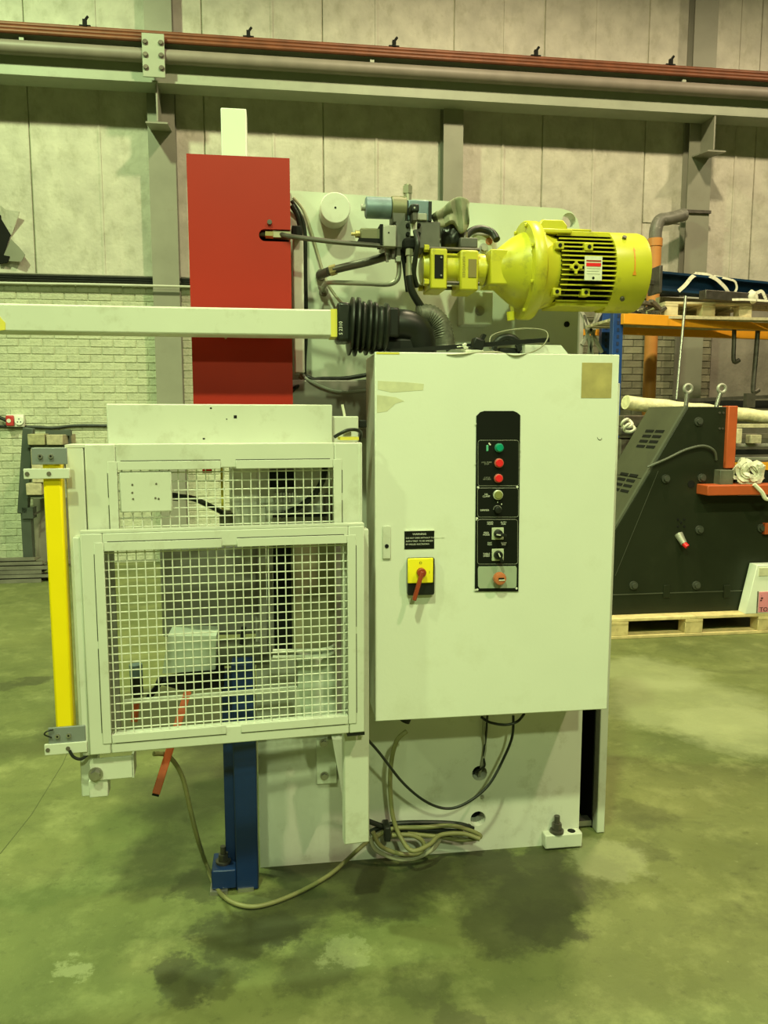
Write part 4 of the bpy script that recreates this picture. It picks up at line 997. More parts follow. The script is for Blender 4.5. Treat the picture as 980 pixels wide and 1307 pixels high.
MB().cyl(W(408, 351, VY + .18), W(421, 346, VY + .12), .014, n=12).build('ferrule', DSTEEL, t)
p = W(410, 350, UP - .03); MB().cyl(p, p + Vector((0, .03, 0)), .017, n=10).build('bulkhead_nut', RUSTB, t)
t = thing('bent_pipe', 'grey bent steel pipe curving up to the valve block', 'pipe', W(460, 362, VY + .05))
MB().tube([W(413, 371, UP - .02), W(413, 366, UP - .06), W(420, 361, VY + .1), W(440, 361, VY + .08), W(470, 362, VY + .05), W(494, 363, VY + .03), W(505, 359, VY + .02), W(509, 349, VY + .02), W(509, 331, VY + .02)], .0075, n=10).build('tube', mat('grey_tube', (.34, .33, .26), .38, .6), t)
p = W(413, 372, UP - .015); MB().cyl(p, p + Vector((0, .015, 0)), .015, n=10).build('bulkhead_nut', RUSTB, t)
t = thing('suction_hose', 'black hose dropping from the valve block to the cabinet top', 'hose', W(540, 390, VY))
MB().tube([W(522, 352, VY - .02), W(525, 370, VY - .02), W(535, 388, VY - .01), W(548, 404, VY + .0), W(561, 420, VY + .02), W(574, 447, VY + .02)], .0115, n=12).build('hose_body', RUBBER, t)
MB().cyl(W(522, 318, VY - .02), W(522, 326, VY - .02), .012, n=6).cyl(W(522, 327, VY - .02), W(522, 336, VY - .02), .008, n=10).cyl(W(522, 336, VY - .02), W(522, 353, VY - .02), .0105, n=12).build('swaged_fitting', mat('plated_fitting', (.48, .46, .34)), t)
pipe('return_hose', 'black hose looping beside the end of the yellow pump', [W(530, 295, VY - .03), W(533, 312, VY - .05), W(530, 330, VY - .04), W(528, 350, VY - .02), W(532, 366, VY + .0)], .008, RUBBER, 'hose')
pipe('pump_hose', 'black corrugated hose arching behind the bell housing', [W(592, 306, MOY + .1), W(600, 296, MOY + .12), W(613, 292, MOY + .13), W(628, 297, MOY + .12), W(634, 306, MOY + .1)], .012, RUBBER, 'hose')
# wrapped cloth and black bag
t = thing('wrapped_cloth', 'crumpled grey green cloth and black bag tied over a valve', 'cloth', W(575, 315, VY + .05))
lump('black_bag', W(578, 300, VY + .07), (.046, .045, .062), BAGM, t, 3.1, amp=.25, skew=.12)
def drape(name, outline, Y, m, seed, thick=.03):
    # crumpled sheet: fan of folded strips between two edges
    n = len(outline[0]); rows = 7; bm = bmesh.new(); V = []
    for r in range(rows):
        f = r / (rows - 1); row = []
        for k in range(n):
            a_, b_ = outline[0][k], outline[1][k]
            p = W(a_[0] * (1 - f) + b_[0] * f, a_[1] * (1 - f) + b_[1] * f, Y + .026 * math.sin(k * 2.6 + seed + f * 1.5) + .03 * noise.noise(Vector((k * .7, f * 3, seed))))
            row.append(bm.verts.new(p))
        V.append(row)
    for r in range(rows - 1):
        for k in range(n - 1): bm.faces.new((V[r][k], V[r][k + 1], V[r + 1][k + 1], V[r + 1][k]))
    b = MB(); b.bm.free(); b.bm = bm; o = b.build(name, m, t, ang=60)
    sd = o.modifiers.new('thick', 'SOLIDIFY'); sd.thickness = .006; ss = o.modifiers.new('sub', 'SUBSURF'); ss.levels = 1; ss.render_levels = 1
    return o
drape('cloth', ([(550, 276), (556, 270), (562, 268), (568, 262), (574, 256), (580, 252), (588, 250), (595, 253), (599, 258)],
                [(556, 286), (562, 290), (568, 290), (575, 284), (581, 286), (587, 300), (592, 298), (598, 290), (600, 282)]), VY + .02, CLOTH, 1.0)
lump('cloth_core', W(583, 274, VY + .07), (.024, .018, .034), CLOTH, t, 8.4, amp=.2, skew=.35)
# ================================================================== CABLES ON THE FRAME
for i, (pts, r, m, lab) in enumerate([
    ([W(372, 256, UP - .05), W(382, 272, UP - .04), W(389, 295, UP - .03), W(390, 350, UP - .02), W(391, 420, UP - .02), W(389, 460, UP - .02), W(390, 480, UP - .02), W(402, 496, UP - .04), W(420, 512, UP - .06), W(424, 545, UP - .1)], .006, RUBBER, 'black cable hanging down the frame beside the red cover'),
    ([W(374, 252, UP - .03), W(388, 270, UP - .02), W(400, 305, UP - .015), W(410, 340, UP - .015), W(418, 362, UP - .03), W(430, 380, UP - .05), W(442, 392, UP - .1)], .005, CABLEP, 'thin pale cable slanting across the frame to the bellows'),
    ([W(372, 262, UP - .06), W(379, 275, UP - .05), W(383, 292, UP - .04), W(382, 305, UP - .05)], .008, RUBBER, 'black hose bundle emerging behind the red cover edge'),
    ([W(370, 500, UP - .1), W(385, 490, UP - .08), W(405, 484, UP - .07), W(440, 483, UP - .07), W(470, 478, UP - .07)], .007, RUBBER, 'upper black cable of the bundle entering the cabinet side'),
    ([W(384, 478, UP - .06), W(400, 484, UP - .07), W(420, 489, UP - .07), W(470, 487, UP - .07)], .007, RUBBER, 'second black cable of the bundle entering the cabinet side'),
    ([W(382, 480, UP - .07), W(398, 490, UP - .08), W(425, 495, UP - .08), W(470, 493, UP - .08)], .006, CABLEP, 'pale cable in the bundle entering the cabinet side'),
    ([W(384, 476, UP - .07), W(396, 487, UP - .09), W(430, 500, UP - .09), W(470, 498, UP - .09)], .006, mat('grey_lead2', (.25, .26, .22), .45), 'lowest grey cable of the bundle entering the cabinet side')]):
    pipe('frame_cable', lab, pts, r, m, 'cable', n=8)

# ================================================================== CONTROL CABINET
CY = 2.27
s = span(478, 452.5, 790, 452.5, CY); cx0, cx1 = W(479, 452, CY).x, W(790, 453, CY).x
cz1 = W(630, 452, CY).z; cz0 = W(620, 912, CY).z
cab = thing('control_cabinet', 'white steel control cabinet with a black button panel on its door', 'cabinet', ((cx0 + cx1) / 2, CY + .12, cz0))
MB().bb(cx0, cx1, CY + .022, CY + .232, cz0, cz1).build('body', WHITE, cab, bev=.004)
door = MB().bb(cx0 - .002, cx1 + .002, CY, CY + .020, cz0 - .004, cz1 + .003).build('door', WHITE, cab, bev=.003)
s = span(488, 671, 498.5, 713, CY); lk = MB().bb(s[0], s[1], CY - .006, CY, s[2], s[3]).build('door_lock', CAGEW, cab, bev=.002)
p = W(493.5, 697, CY - .006); MB().cyl(p - Vector((0, .002, 0)), p, .006, n=16).build('keyhole', MATTE, lk)
s = span(742, 463, 780.5, 508, CY); MB().bb(s[0], s[1], CY - .001, CY, s[2], s[3]).build('brown_sticker', STICKER, cab)
for q in ([(482, 486), (520, 488), (541, 490), (540, 498), (500, 501), (482, 497)], [(481, 504), (505, 507), (516, 512), (505, 515), (494, 525), (481, 527)]):
    MB().prism(Pq(q, CY - .0006), (0, .0006, 0)).build('tape_residue', TAPE, cab)
MB().tube([W(762, 558, CY), W(764, 561, CY - .001), W(767, 561, CY - .001), W(768, 559, CY)], .0008, n=5).build('scratch', RUSTB, cab)
MB().bb(cx0 + .003, cx0 + .07, CY - .0008, CY + .0, cz1 - .004, cz1 + .002).build('yellow_edge_tape', TAPEY, cab)
# warning label
s = span(516, 677.5, 554, 700.5, CY)
lb = MB().bb(s[0], s[1], CY - .0015, CY, s[2], s[3]).build('warning_label', PANELB, cab)
MB().bb(s[0], s[1], CY - .004, CY, s[3], s[3] + .003).build('label_edge', LABELW, lb)
xm = (s[0] + s[1]) / 2; hgt = s[3] - s[2]
text('label_text', 'WARNING', .0085, (xm, CY - .0018, s[3] - .0125), LABELW, lb, .0002, 'CENTER')
for k, tx in enumerate(('DO NOT OPEN WITHOUT TURNING OFF', 'SUPPLY FIRST. TO BE OPENED', 'BY SKILLED ELECTRICIAN.')):
    text('label_text', tx, .0062, (s[0] + .004, CY - .0018, s[3] - .023 - k * .0095), LABELW, lb, .0002, 'LEFT')
# isolator switch
s = span(519, 711, 553, 758, CY)
sw = MB().bb(s[0], s[1], CY - .022, CY, s[2], s[3] + .0).build('isolator_switch', BLACK, cab, bev=.005)
s2 = span(520, 712, 552.5, 744, CY - .022)
sp = MB().bb(s2[0], s2[1], CY - .028, CY - .022, s2[2], s2[3]).build('switch_plate', YPLATE, sw, bev=.003)
kc = W(537, 730, CY - .028)
MB().cyl(kc, kc - Vector((0, .018, 0)), .0135, n=24).build('knob', SWRED, sw, bev=.002)
ke = W(528, 766, CY - .04)
k0 = kc - Vector((0, .016, 0)); k1 = Vector((ke.x, CY - .044, ke.z))
MB().bar(k0 + (k0 - k1).normalized() * .006, k1, .012, .014, (0, -1, 0)).build('handle', SWRED, sw, bev=.003)
for tx, x, y in (('O', 536.6, 720), ('I', 548, 732)):
    p = W(x, y, CY - .0282); text('switch_mark', tx, .011, p, BLACK, sw, .0004, 'CENTER')
# button panel
pan = MB().prism(Pq([(606, 755), (608, 531), (613, 526), (618, 524.5), (655, 524.5), (660, 526.5), (664, 530), (661.5, 755)], CY - .003), (0, .003, 0)).build('button_panel', PANELB, cab)
def frame_line(x0, y0, x1, y1):
    r = 3; pts = []
    for (cx, cy, a0) in ((x1 - r, y0 + r, -90), (x1 - r, y1 - r, 0), (x0 + r, y1 - r, 90), (x0 + r, y0 + r, 180)):
        for k in range(4): a = math.radians(a0 + k * 30); pts.append(W(cx + r * math.cos(a), cy + r * math.sin(a), CY - .0033))
    b = MB(); b.tube(pts + [pts[0]], .0007, n=4, sub=1); b.build('outline', LINEM, pan)
frame_line(610, 562, 662, 620); frame_line(609.5, 623, 661.5, 660); frame_line(609.3, 663, 660.5, 720)
def button(x, y, r, m, name, ringm=STEEL):
    p = W(x, y, CY - .003); f = Vector((0, -1, 0))
    o = MB().lathe([(0, r), (.006, r), (.007, r * .86)], p, (0, -1, 0), n=28).build(name, ringm, pan)
    MB().lathe([(0, r * .82), (.010, r * .82), (.012, r * .7)], p, (0, -1, 0), n=28).build('cap', m, o)
button(636.5, 571.5, .0135, BTN_G, 'green_start_button', mat('green_bezel', (.03, .22, .15), .4))
button(636.3, 591, .0140, BTN_R, 'red_stop_button', mat('red_bezel', (.45, .12, .08), .4)); button(635.6, 610.5, .0135, BTN_R, 'red_stop_button', mat('red_bezel', (.45, .12, .08)))
button(635, 631.5, .0148, BTN_O, 'indicator_lamp', mat('bright_bezel', (.70, .70, .55), .3, .3))
p = W(621.8, 572, CY - .003); MB().bb(p.x - .0032, p.x + .0032, CY - .005, CY - .003, p.z - .009, p.z + .009).build('green_legend', mat('green_print', (.10, .42, .26), .5), pan, bev=.0015)
MB().bar(W(623.5, 565.5, CY - .0035), W(626, 568, CY - .0035), .004, .002, (0, -1, 0)).build('legend_tick', LABELW, pan)
for tx, x, y, sz, al in (('HYD. PUMP\nSTOP', 621, 591, .0062, 'CENTER'), ('CYCLE\nRETURN', 621.5, 610.5, .0062, 'CENTER'), ('OIL\nCLAMP', 620.5, 632, .0072, 'CENTER'), ('DIMMER', 618.5, 652.3, .0075, 'CENTER'),
        ('HAND\nMODE', 625.5, 667.5, .0065, 'CENTER'), ('AUTO\nRUN', 642.5, 667.5, .0065, 'CENTER'), ('FEED\nMODE', 620.5, 681, .0072, 'CENTER'), ('FAST\nFEED', 625, 693.8, .0062, 'CENTER'), ('SLOW\nFEED', 643, 693.8, .0062, 'CENTER'), ('TABLE\nSPEED', 620.7, 708, .0075, 'CENTER')):
    text('legend', tx, sz, W(x, y, CY - .0034), LABELW if 'STOP' not in tx and 'RET' not in tx else LINEM, pan, .0002, al)
# rotary knob
p = W(634.5, 650.5, CY - .003); o = MB().lathe([(0, .011), (.012, .010), (.013, .008)], p, (0, -1, 0), n=24).build('rotary_knob', BLACK, pan)
MB().tube([p + Vector((.0125 * math.cos(k * PI / 8), -.002, .0125 * math.sin(k * PI / 8))) for k in range(0, 9)], .0008, n=5, sub=1).build('dial_arc', LINEM, o)
for x, y in ((635, 641), (640, 643.5), (638, 649)): q = W(x, y, CY - .0036); MB().box(q, (.0025, .001, .004)).build('dial_mark', LABELW, o)
# selectors
for x, y, an in ((635, 681, 10), (635, 708, 65)):
    c = W(x, y, CY - .003); h = .0185
    o = MB().bb(c.x - h, c.x + h, CY - .006, CY - .003, c.z - h, c.z + h).build('selector_switch', mat('grey_selector_plate', (.50, .53, .38), .45), pan, bev=.002)
    MB().lathe([(0, .0135), (.012, .0125), (.013, .011)], c + Vector((0, -.003, 0)), (0, -1, 0), n=24).build('dial', BLACK, o)
    d = Vector((math.cos(math.radians(an)), 0, -math.sin(math.radians(an))))
    cc2 = c + Vector((0, -.02, 0))
    MB().bar(cc2 - d * .014, cc2 + d * .022, .009, .010, (0, -1, 0)).build('lever', BLACK, o, bev=.002)
    MB().bar(cc2 - d * .011 + Vector((0, -.0056, -.001)), cc2 + d * .002 + Vector((0, -.0056, -.001)), .003, .001, (0, -1, 0)).build('pointer', LABELW, o)
# grey plate with faded stop button
gp = MB().prism(Pq([(611, 723), (658, 722.5), (659.5, 725), (659, 748), (657, 750.5), (612, 751), (610, 748), (609.8, 726)], CY - .0045), (0, .0015, 0)).build('grey_plate', GPLATE, pan)
c = W(635.5, 737, CY - .004)
o = MB().lathe([(0, .012), (.012, .012), (.012, .0195), (.020, .0200), (.026, .017), (.028, .010)], c, (0, -1, 0), n=32).build('emergency_stop_button', ESTOP, pan)
MB().box(c + Vector((.002, -.0285, .0015)), (.017, .002, .006)).build('key_slot', MATTE, o)
MB().box(c + Vector((.0035, -.0290, -.0025)), (.018, .002, .0035)).build('key_mark', LABELW, o)
for x, y in ((609, 752.5), (659, 750.8), (660, 621.5), (610, 622), (608.5, 661.5)):
    p = W(x, y, CY - .0035); MB().cyl(p - Vector((0, .0015, 0)), p, .0035, n=10).build('panel_screw', LABELW, pan)
for x, y, dx, dy in ((607.2, 541, 1.6, 2.6), (606.6, 592, 1.5, 1.5), (664, 575, 1, 2), (664, 582, .8, 1.4), (663.5, 597, 1, 2), (606.5, 753, 3, 2.5), (608, 663.5, 2, 1.5)):
    p = W(x, y, CY - .0035); MB().box(p, (dx * .0023, .0008, dy * .0023)).build('paint_chip', CAGEW, pan)
# cable gland under the cabinet
p = W(521, 926, CY + .10); p.z = cz0 - .004
MB().bb(p.x - .03, p.x + .07, CY + .07, CY + .16, cz0 - .02, cz0).build('gland_plate', VALVEL, cab, bev=.002)
MB().cyl(p + Vector((0, 0, -.016)), p + Vector((-.012, 0, -.045)), .017, n=12).build('gland_nut', BLACK, cab)

# things on the cabinet top
zt = cz1 + .003
tag(MB().bar(W(497, 449, CY + .03), W(700, 434, CY + .06), .014, .013).build('black_bar', BLACK), 'thin black bar lying along the cabinet top', 'bar')
p = W(609, 437, CY + .03)
t = thing('black_clamp', 'small black plastic clamp on the edge of the cabinet top', 'clamp', (p.x, p.y, zt))
MB().box((p.x, p.y, zt + .026), (.034, .04, .034), Matrix.Rotation(.3, 4, 'Y')).build('clamp_body', BLACK, t, bev=.004)
MB().bb(p.x - .04, p.x + .015, p.y - .02, p.y + .02, zt, zt + .010).build('clamp_base', CLEAR, t, bev=.003)
MB().bar((p.x + .006, p.y, zt + .03), (p.x + .02, p.y, zt + .055), .03, .01).build('clamp_lug', BLACK, t)
lo = lump('plastic_bag', W(590, 444, CY + .05), (.03, .02, .012), CLEAR, None, 2.2, amp=.5, sub=3); lo.location.z += .002
tag(lo, 'crumpled cloudy plastic beside the black clamp on the cabinet', 'plastic bag')
pipe('loop_wire', 'thin pale wire looped over the black bar on the cabinet top', [W(570, 453, CY + .0), W(590, 452, CY - .004), W(630, 449, CY + .01), W(660, 454, CY - .004), W(688, 445, CY + .02), W(699, 430, CY + .05), W(692, 421, CY + .07), W(660, 420, CY + .08), W(628, 428, CY + .08), W(626, 444, CY + .06)], .0022, CABLEP, 'wire', n=6)
pipe('arched_cable', 'thick black cable arching on the cabinet top behind the bar', [W(628, 447, CY + .14), W(636, 434, CY + .14), W(648, 430, CY + .14), W(659, 435, CY + .14), W(664, 448, CY + .14)], .011, RUBBER, 'cable')
p = W(670, 452, CY + .10)
tag(MB().prism([(p.x, CY + .10, zt), (W(728, 452, CY + .1).x, CY + .10, zt), (W(716, 441, CY + .1).x, CY + .10, zt + .035), (p.x, CY + .10, zt + .035)], (0, .10, 0)).build('white_wedge_box', CAGEW), 'low white box with a slanted end on the cabinet top', 'box')
o = MB().bb(W(640, 440, CY + .12).x, W(668, 440, CY + .12).x, CY + .15, CY + .2, zt, zt + .03).build('black_lug_box', BLACK, None, bev=.005); tag(o, 'small black box behind the arched cable on the cabinet', 'box')

# cables below the cabinet
CF = BP - .02
pipe('gland_cable', 'olive cable dropping from the gland under the cabinet', [p0_ for p0_ in [W(519, 933, CY + .1), W(506, 946, CY + .1), W(499, 975, CY + .12), W(498, 1010, CY + .15), W(502, 1045, CY + .16), W(512, 1070, CY + .14), W(526, 1086, CY + .10), (W(548, 1078, CY + .12)), W(562, 1066, CY + .16), W(590, 1064, CY + .17), W(612, 1071, CY + .16)]], .0075, CABLEG, 'cable')
pipe('hanging_black_cable', 'black cable sagging in a loop under the cabinet', [W(470, 945, CY + .03), W(485, 962, CY + .06), W(515, 1000, CY + .1), W(545, 1024, CY + .12), W(573, 1032, CY + .12), W(600, 1022, CY + .12), W(625, 1000, CY + .13), W(645, 963, CY + .15), W(654, 938, CY + .16), W(655, 913, CY + .17)], .0045, RUBBER, 'cable')
pipe('short_black_cable', 'short black cable loop just under the cabinet edge', [W(614, 915, CY + .12), W(625, 922, CY + .10), W(645, 925, CY + .10), W(660, 921, CY + .10), W(669, 911, CY + .12)], .0045, RUBBER, 'cable')
pipe('wire_strand', 'frayed grey wires hanging into the upper hole of the base', [W(618, 912, BP - .03), W(617, 935, BP - .02), W(619, 955, BP - .015), W(615, 975, BP - .01), W(611, 992, BP + .03)], .005, mat('grey_wire', (.30, .29, .24), .45), 'wire')
pipe('dark_wire_strand', 'dark wire hanging beside the grey wires into the base hole', [W(622, 912, BP - .03), W(620, 940, BP - .02), W(617, 965, BP - .015), W(618, 978, BP - .02), W(606, 985, BP + .02)], .004, RUBBER, 'wire')
zg = .012
for i, (pp, r, m, lab) in enumerate([
    ([(472, 1062), (500, 1052), (545, 1050), (585, 1052), (604, 1058)], .009, RUBBER, 'black cable on top of the coil at the base'),
    ([(470, 1048), (490, 1055), (515, 1060), (555, 1060), (590, 1062)], .009, RUBBER, 'thick black cable crossing the coil at the base'),
    ([(474, 1072), (500, 1058), (540, 1056), (575, 1054), (600, 1060), (613, 1068), (590, 1072), (560, 1068), (520, 1064)], .0075, CABLEG, 'olive cable looped at the top of the coil by the base'),
    ([(472, 1070), (480, 1085), (505, 1096), (530, 1095), (552, 1084), (562, 1070)], .0075, CABLEP, 'pale cable looping lowest in the coil by the base'),
    ([(476, 1062), (486, 1080), (512, 1090), (536, 1088), (540, 1075), (525, 1066), (500, 1066)], .0075, CABLEG, 'olive cable making a small ring in the coil by the base')]):
    pipe('coiled_cable', lab, [W(x, y, CF - .012 - .012 * i) for x, y in pp], r, m, 'cable')
tag(MB().box(W(493, 1060, CF - .03), (.022, .06, .05)).build('cable_tie_wrap', RUBBER, bev=.004), 'black tape wrap binding the coil of cables', 'tape')
pts = [W(196, 962, 2.25), W(215, 965, 2.28), W(232, 990, 2.32), W(242, 1030, 2.33), W(252, 1070, 2.33)]
pts += [G(x, y, .010) for x, y in ((262, 1100), (273, 1128), (290, 1148), (316, 1157), (345, 1153), (385, 1137), (420, 1117))] + [G(440, 1100, .02), W(455, 1086, 2.42), W(470, 1073, 2.45)]
pipe('floor_cable', 'olive cable trailing over the floor in front of the blue leg', pts, .007, CABLEG, 'cable')

# ================================================================== MESH GUARD
GY = 2.10; UYG = 2.145
gu = thing('mesh_guard', 'white framed safety guard with wire mesh windows', 'guard', (-.12, GY + .05, .5))
def zx(px, py, Y): p = W(px, py, Y); return p.x, p.z
# fixed upper frame
ux0 = W(112, 620, UYG).x; ux1 = W(462, 620, UYG).x; uz1 = W(290, 566, UYG).z; uz0 = W(290, 690, UYG).z
ox0 = W(151, 640, UYG).x; ox1 = W(428, 640, UYG).x; oz1 = W(290, 597, UYG).z; oz0 = W(290, 676, UYG).z
th_ = .04
def frame(prefix, x0, x1, z0, z1, a0, a1, c0, c1, Y, d, mtr):
    # outer rect x0..x1,z0..z1 ; opening a0..a1,c0..c1
    MB().bb(x0, a0, Y, Y + d, z0, z1).build('stile', mtr, gu, bev=.003)
    MB().bb(a1, x1, Y, Y + d, z0, z1).build('stile', mtr, gu, bev=.003)
    MB().bb(a0 + .0005, a1 - .0005, Y + .0007, Y + d, c1, z1).build('rail', mtr, gu, bev=.003)
    MB().bb(a0 + .0005, a1 - .0005, Y + .0007, Y + d, z0, c0).build('rail', mtr, gu, bev=.003)
    # retaining strips round the opening
    w = .020
    for (p0, p1, q0, q1) in ((a0 - w, a0 + .003, c0 - .02, c1 + .02), (a1 - .003, a1 + w, c0 - .02, c1 + .02)):
        MB().bb(p0, p1, Y - .0025, Y, q0, q1).build('retaining_strip', mtr, gu, bev=.001, seg=1)
    m_ = (a0 + a1) / 2; so_ = w + .0012; dk = mat('dark_seam', (.05, .05, .03), .8)
    for p_ in (a0 - so_, a1 + so_):
        for (q0, q1) in ((c0 + .01, (c0 + c1) / 2 - .01), ((c0 + c1) / 2 + .01, c1 - .01)):
            MB().bb(p_ - .001, p_ + .001, Y - .0008, Y + .001, q0, q1).build('seam', dk, gu)
    for q_ in (c0 - so_, c1 + so_):
        for (p0, p1) in ((a0 + .012, m_ - .02), (m_ + .02, a1 - .012)):
            MB().bb(p0, p1, Y - .0004, Y + .002, q_ - .001, q_ + .001).build('seam', dk, gu)
    for (p0, p1) in ((a0 + .004, m_ - .02), (m_ + .02, a1 - .004)):
        for (q0, q1) in ((c1 - .003, c1 + w), (c0 - w, c0 + .003)):
            MB().bb(p0, p1, Y - .0025, Y, q0, q1).build('retaining_strip', mtr, gu, bev=.001, seg=1)
def wires(a0, a1, c0, c1, Y, nx, nz_, r=.0018):
    e = .004
    b = MB(); b.cyl((0, 0, c0 - c1 - e), (0, 0, e), r, n=6); mv = b.mesh('mesh_wire', WIREM)
    b = MB(); b.cyl((-e, 0, 0), (a1 - a0 + e, 0, 0), r, n=6); mh = b.mesh('mesh_wire', WIREM)
    for k in range(nx): link('mesh_wire', mv, gu, Matrix.Translation((a0 + (k + .5) * (a1 - a0) / nx, Y + (.001 if k % 2 else -.001), c1)))
    for k in range(nz_): link('mesh_wire', mh, gu, Matrix.Translation((a0, Y + .0038, c0 + (k + .5) * (c1 - c0) / nz_)))
frame('upper', ux0, ux1, uz0, uz1, ox0, ox1, oz0, oz1, UYG, th_, CAGEW)
wires(ox0, ox1, oz0, oz1, UYG + .02, 24, 7)
# left-hand fixed post, right-hand hanging post
lx0 = W(88, 620, UYG).x
MB().bb(lx0, ux0 - .003, UYG + .002, UYG + .05, W(125, 1010, UYG).z, uz1 - .002).build('post', CAGEW, gu, bev=.003)
rx0 = W(440, 1000, 2.16).x; rx1 = W(473, 1000, 2.16).x
MB().bb(rx0, rx1, 2.152, 2.19, W(456, 1081, 2.16).z, uz0 + .02).build('post', CAGEW, gu, bev=.004)
MB().bb(ux1 - .006, ux1 + .004, UYG - .001, UYG + .09, W(465, 945, UYG).z, uz1).build('edge_strip', CAGEW, gu, bev=.002)
# header sheet box above
s = span(140, 516, 427, 559, 2.2)
MB().bb(s[0], s[1], 2.20, 2.30, s[2] - .02, s[3]).build('header_box', CAGEW, gu, bev=.003)
for x, y, w, h in ((271, 521, 2.5, 2), (302, 532, 4, 4), (291, 535, 1.5, 1.5), (262, 560, 3, 2)): p = W(x, y, 2.2); MB().box(p, (w * .0021, .001, h * .0021)).build('paint_chip', MATTE, gu)
MB().bb(lx0, ux1, UYG + .001, UYG + .12, uz1 - .008, uz1 - .001).build('top_sheet', CAGEW, gu)
s = span(428, 531, 462, 562, 2.23); MB().bb(s[0], s[1], 2.23, 2.30, s[2] - .01, s[3]).build('corner_box', CAGEW, gu, bev=.004)
MB().px(436, 558, 460, 562, 2.16, .05).build('yellow_strip', TAPEY, gu)
MB().px(442, 551, 451, 557, 2.18, .03).build('latch', VALVEL, gu, bev=.002)
MB().px(463, 536, 473, 546, 2.24, .06).build('rubber_stop', BLACK, gu, bev=.003)
MB().cyl(W(442, 516, 2.27), W(445, 531, 2.27), .004, n=8).build('pin', STRAPM, gu)
# sliding lower door
dx0 = W(109, 820, GY).x; dx1 = W(465.5, 805, GY).x; dz1 = W(285, 676, GY).z; dz0 = W(292, 949, GY).z
ax0 = W(136, 815, GY).x; ax1 = W(445, 815, GY).x; az1 = W(285, 697, GY).z; az0 = W(292, 927, GY).z
frame('lower', dx0, dx1, dz0, dz1, ax0, ax1, az0, az1, GY, .036, CAGEW)
wires(ax0, ax1, az0, az1, GY + .018, 28, 22)
MB().bb(dx0 - .02, dx0 - .001, GY + .008, GY + .05, dz0 - .004, dz1 - .01).build('runner', CAGEW, gu, bev=.003)
MB().bb(dx0, dx1, GY + .001, GY + .034, dz1 + .0005, dz1 + .006).build('top_lip', CAGEW, gu)
MB().bb(dx1 - .05, dx1, GY + .004, GY + .03, dz0 - .010, dz0 - .0005).build('stop_pad', BLACK, gu)
# second bottom frame of the guard behind the door
MB().bar(W(165, 892, 2.33), W(385, 880, 2.33), .012, .012).build('rear_rail', CAGEW, gu)
MB().bar(W(165, 934, 2.33), W(440, 918, 2.33), .012, .012).build('rear_rail', CAGEW, gu)
MB().bar(W(384, 880, 2.33), W(388, 918, 2.33), .012, .012, (0, 1, 0)).build('rear_rail', CAGEW, gu)
for a_, c_ in ((133, 157), (436, 449)):
    q = span(a_, 700, c_, 928, 2.33); MB().bb(q[0], q[1], 2.33, 2.35, q[2], q[3]).build('rear_stile', PGREY, gu)  # grey instead of guard white, to paint in the shade behind the door
# lower left bracket
s = span(116, 962, 171, 990, GY + .02)
lb2 = MB().bb(s[0], s[1], GY + .02, GY + .026, s[2], s[3]).build('lower_bracket', CAGEW, gu, bev=.002)
MB().bb(s[1] - .005, s[1], GY + .02, GY + .09, s[2], s[3]).build('bracket_return', CAGEW, lb2)
p = W(123.5, 982, GY + .02); hexbolt(p, .013, .016, STEEL, lb2)
MB().px(115, 990, 139, 1012, GY + .025, .05).build('post_foot', CAGEW, gu, bev=.003)
# flat bars that hold the yellow post
for y0, y1, x0, x1 in ((597, 610, 33, 90), (942.5, 956, 59, 112)):
    s = span(x0, y0, x1, y1, GY + .0)
    fb = MB().bb(s[0], s[1], GY, GY + .008, s[2], s[3]).build('flat_bar', CAGEW, gu, bev=.0015)
    for f in (.08, .55): MB().cyl((s[0] + (s[1] - s[0]) * f, GY - .002, (s[2] + s[3]) / 2), (s[0] + (s[1] - s[0]) * f, GY + .001, (s[2] + s[3]) / 2), .0055, n=10).build('bolt', RUSTB, fb)
# yellow post with grey end brackets
p = W(70, 600, GY + .03); q = W(88, 925, GY + .03); xc = (p.x + q.x) / 2
yp = thing('yellow_light_post', 'bright yellow upright safety post clamped to the guard', 'safety post', (xc, GY + .035, q.z))
MB().bb(xc - .0225, xc + .0225, GY + .012, GY + .055, q.z - .01, p.z + .045).build('post_body', YPOST, yp, bev=.006)
for y0, y1, x0, x1 in ((571, 592, 43, 87), (922, 943, 64, 110)):
    s = span(x0, y0, x1, y1, GY + .004)
    g = MB().bb(s[0], s[1], GY + .004, GY + .011, s[2], s[3]).build('end_bracket', GREYB, yp, bev=.0015)
    for f in (.25, .55): c = Vector((s[0] + (s[1] - s[0]) * f, GY + .004, (s[2] + s[3]) / 2)); MB().cyl(c, c - Vector((0, .006, 0)), .006, n=12).build('cap_screw', STEEL, g); MB().cyl(c - Vector((0, .0062, 0)), c - Vector((0, .0058, 0)), .003, n=6).build('hex_socket', MATTE, g)
pipe('post_lead', 'short black lead curving under the lower post bracket', [W(90, 952, GY - .004), W(95, 960, GY - .004), W(104, 963, GY + .0), W(113, 958, GY + .02)], .0042, RUBBER, 'cable')
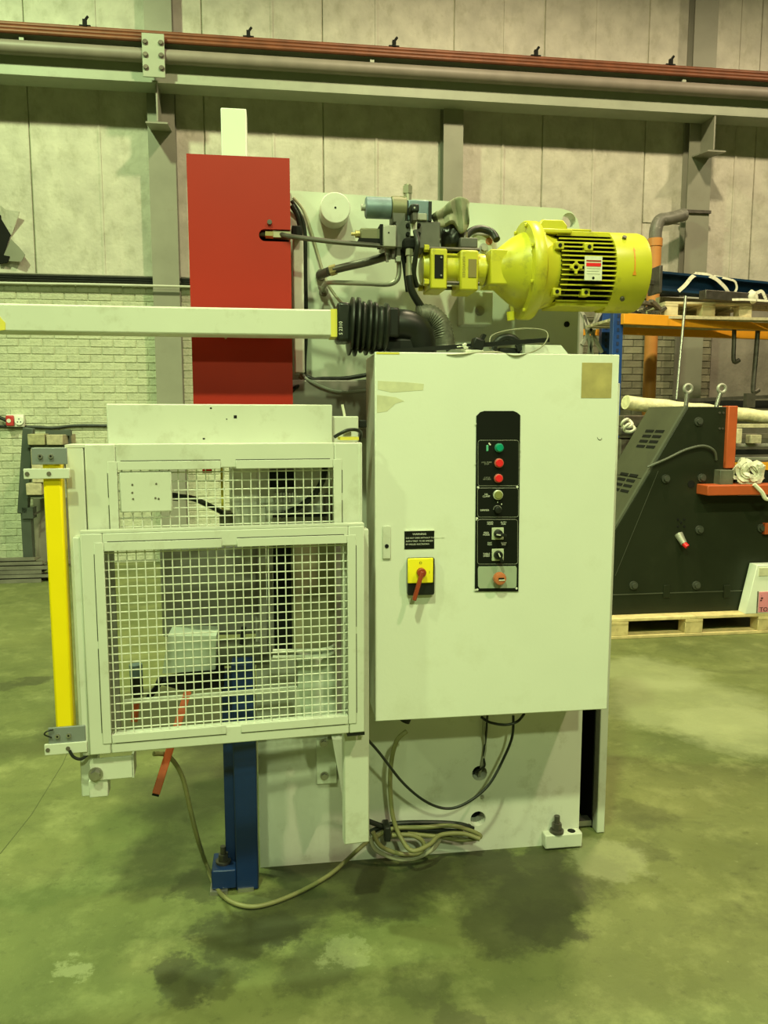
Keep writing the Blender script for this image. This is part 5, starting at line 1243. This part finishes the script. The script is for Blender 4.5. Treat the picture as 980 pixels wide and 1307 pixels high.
pipe('post_tie', 'small black loop of cable at the lower post bracket', [W(70, 925, GY + .0), W(62, 927, GY - .005), W(59, 931, GY - .006), W(68, 935, GY + .0)], .002, RUBBER, 'cable')
pipe('guard_top_cable', 'short black cable lying on the guard corner by the cabinet', [W(429, 558, 2.18), W(437, 553, 2.17), W(447, 549, 2.17), W(458, 549, 2.18), W(464, 553, 2.2), W(463, 562, 2.22)], .005, RUBBER, 'cable')
# junction box behind the upper mesh
s = span(154, 601, 220, 653, UYG + .002)
jb = thing('junction_box', 'flat white junction box in the corner of the upper mesh window', 'junction box', (s[0], UYG + .05, s[2]))
MB().bb(s[0], s[1], UYG + .002, UYG + .015, s[2], s[3]).build('box', CAGEW, jb, bev=.004)
for x, y in ((170, 618), (171, 636), (200, 617), (199, 635), (170, 628), (203, 636)): p = W(x, y, UYG + .002); MB().cyl(p - Vector((0, .0012, 0)), p, .0028, n=8).build('screw', RUSTB, jb)
MB().cyl(W(220, 633, UYG + .06), W(230, 634, UYG + .06), .011, n=10).build('gland', BLACK, jb)
pipe('junction_cable', 'black cable from the junction box to the press head', [W(228, 634, UYG + .06), W(245, 636, UYG + .08), W(262, 643, UYG + .15), W(282, 653, UYG + .28)], .008, RUBBER, 'cable')
pipe('curved_guard_cable', 'black cable curving down behind the upper mesh window', [W(415, 594, 2.24), W(412, 612, 2.24), W(400, 632, 2.245), W(380, 648, 2.25), W(358, 658, 2.26)], .009, RUBBER, 'cable')
tag(MB().bb(W(281, 590, 2.5).x, W(284, 590, 2.5).x, 2.5, 2.506, W(282, 652, 2.5).z, W(282, 590, 2.5).z).build('yellow_scale', TAPEY), 'thin yellow scale strip hanging beside the press ram', 'scale')

# the guard stands a few degrees askew to the machine
pv = Vector((-.12, GY + .05, 0)); RM = Matrix.Translation(pv) @ Matrix.Rotation(math.radians(4.2), 4, 'Z') @ Matrix.Translation(-pv)
for nm in ('mesh_guard', 'yellow_light_post', 'junction_box', 'post_lead', 'post_tie', 'guard_top_cable'):
    o = bpy.data.objects[nm]; o.matrix_basis = RM @ wm[o]
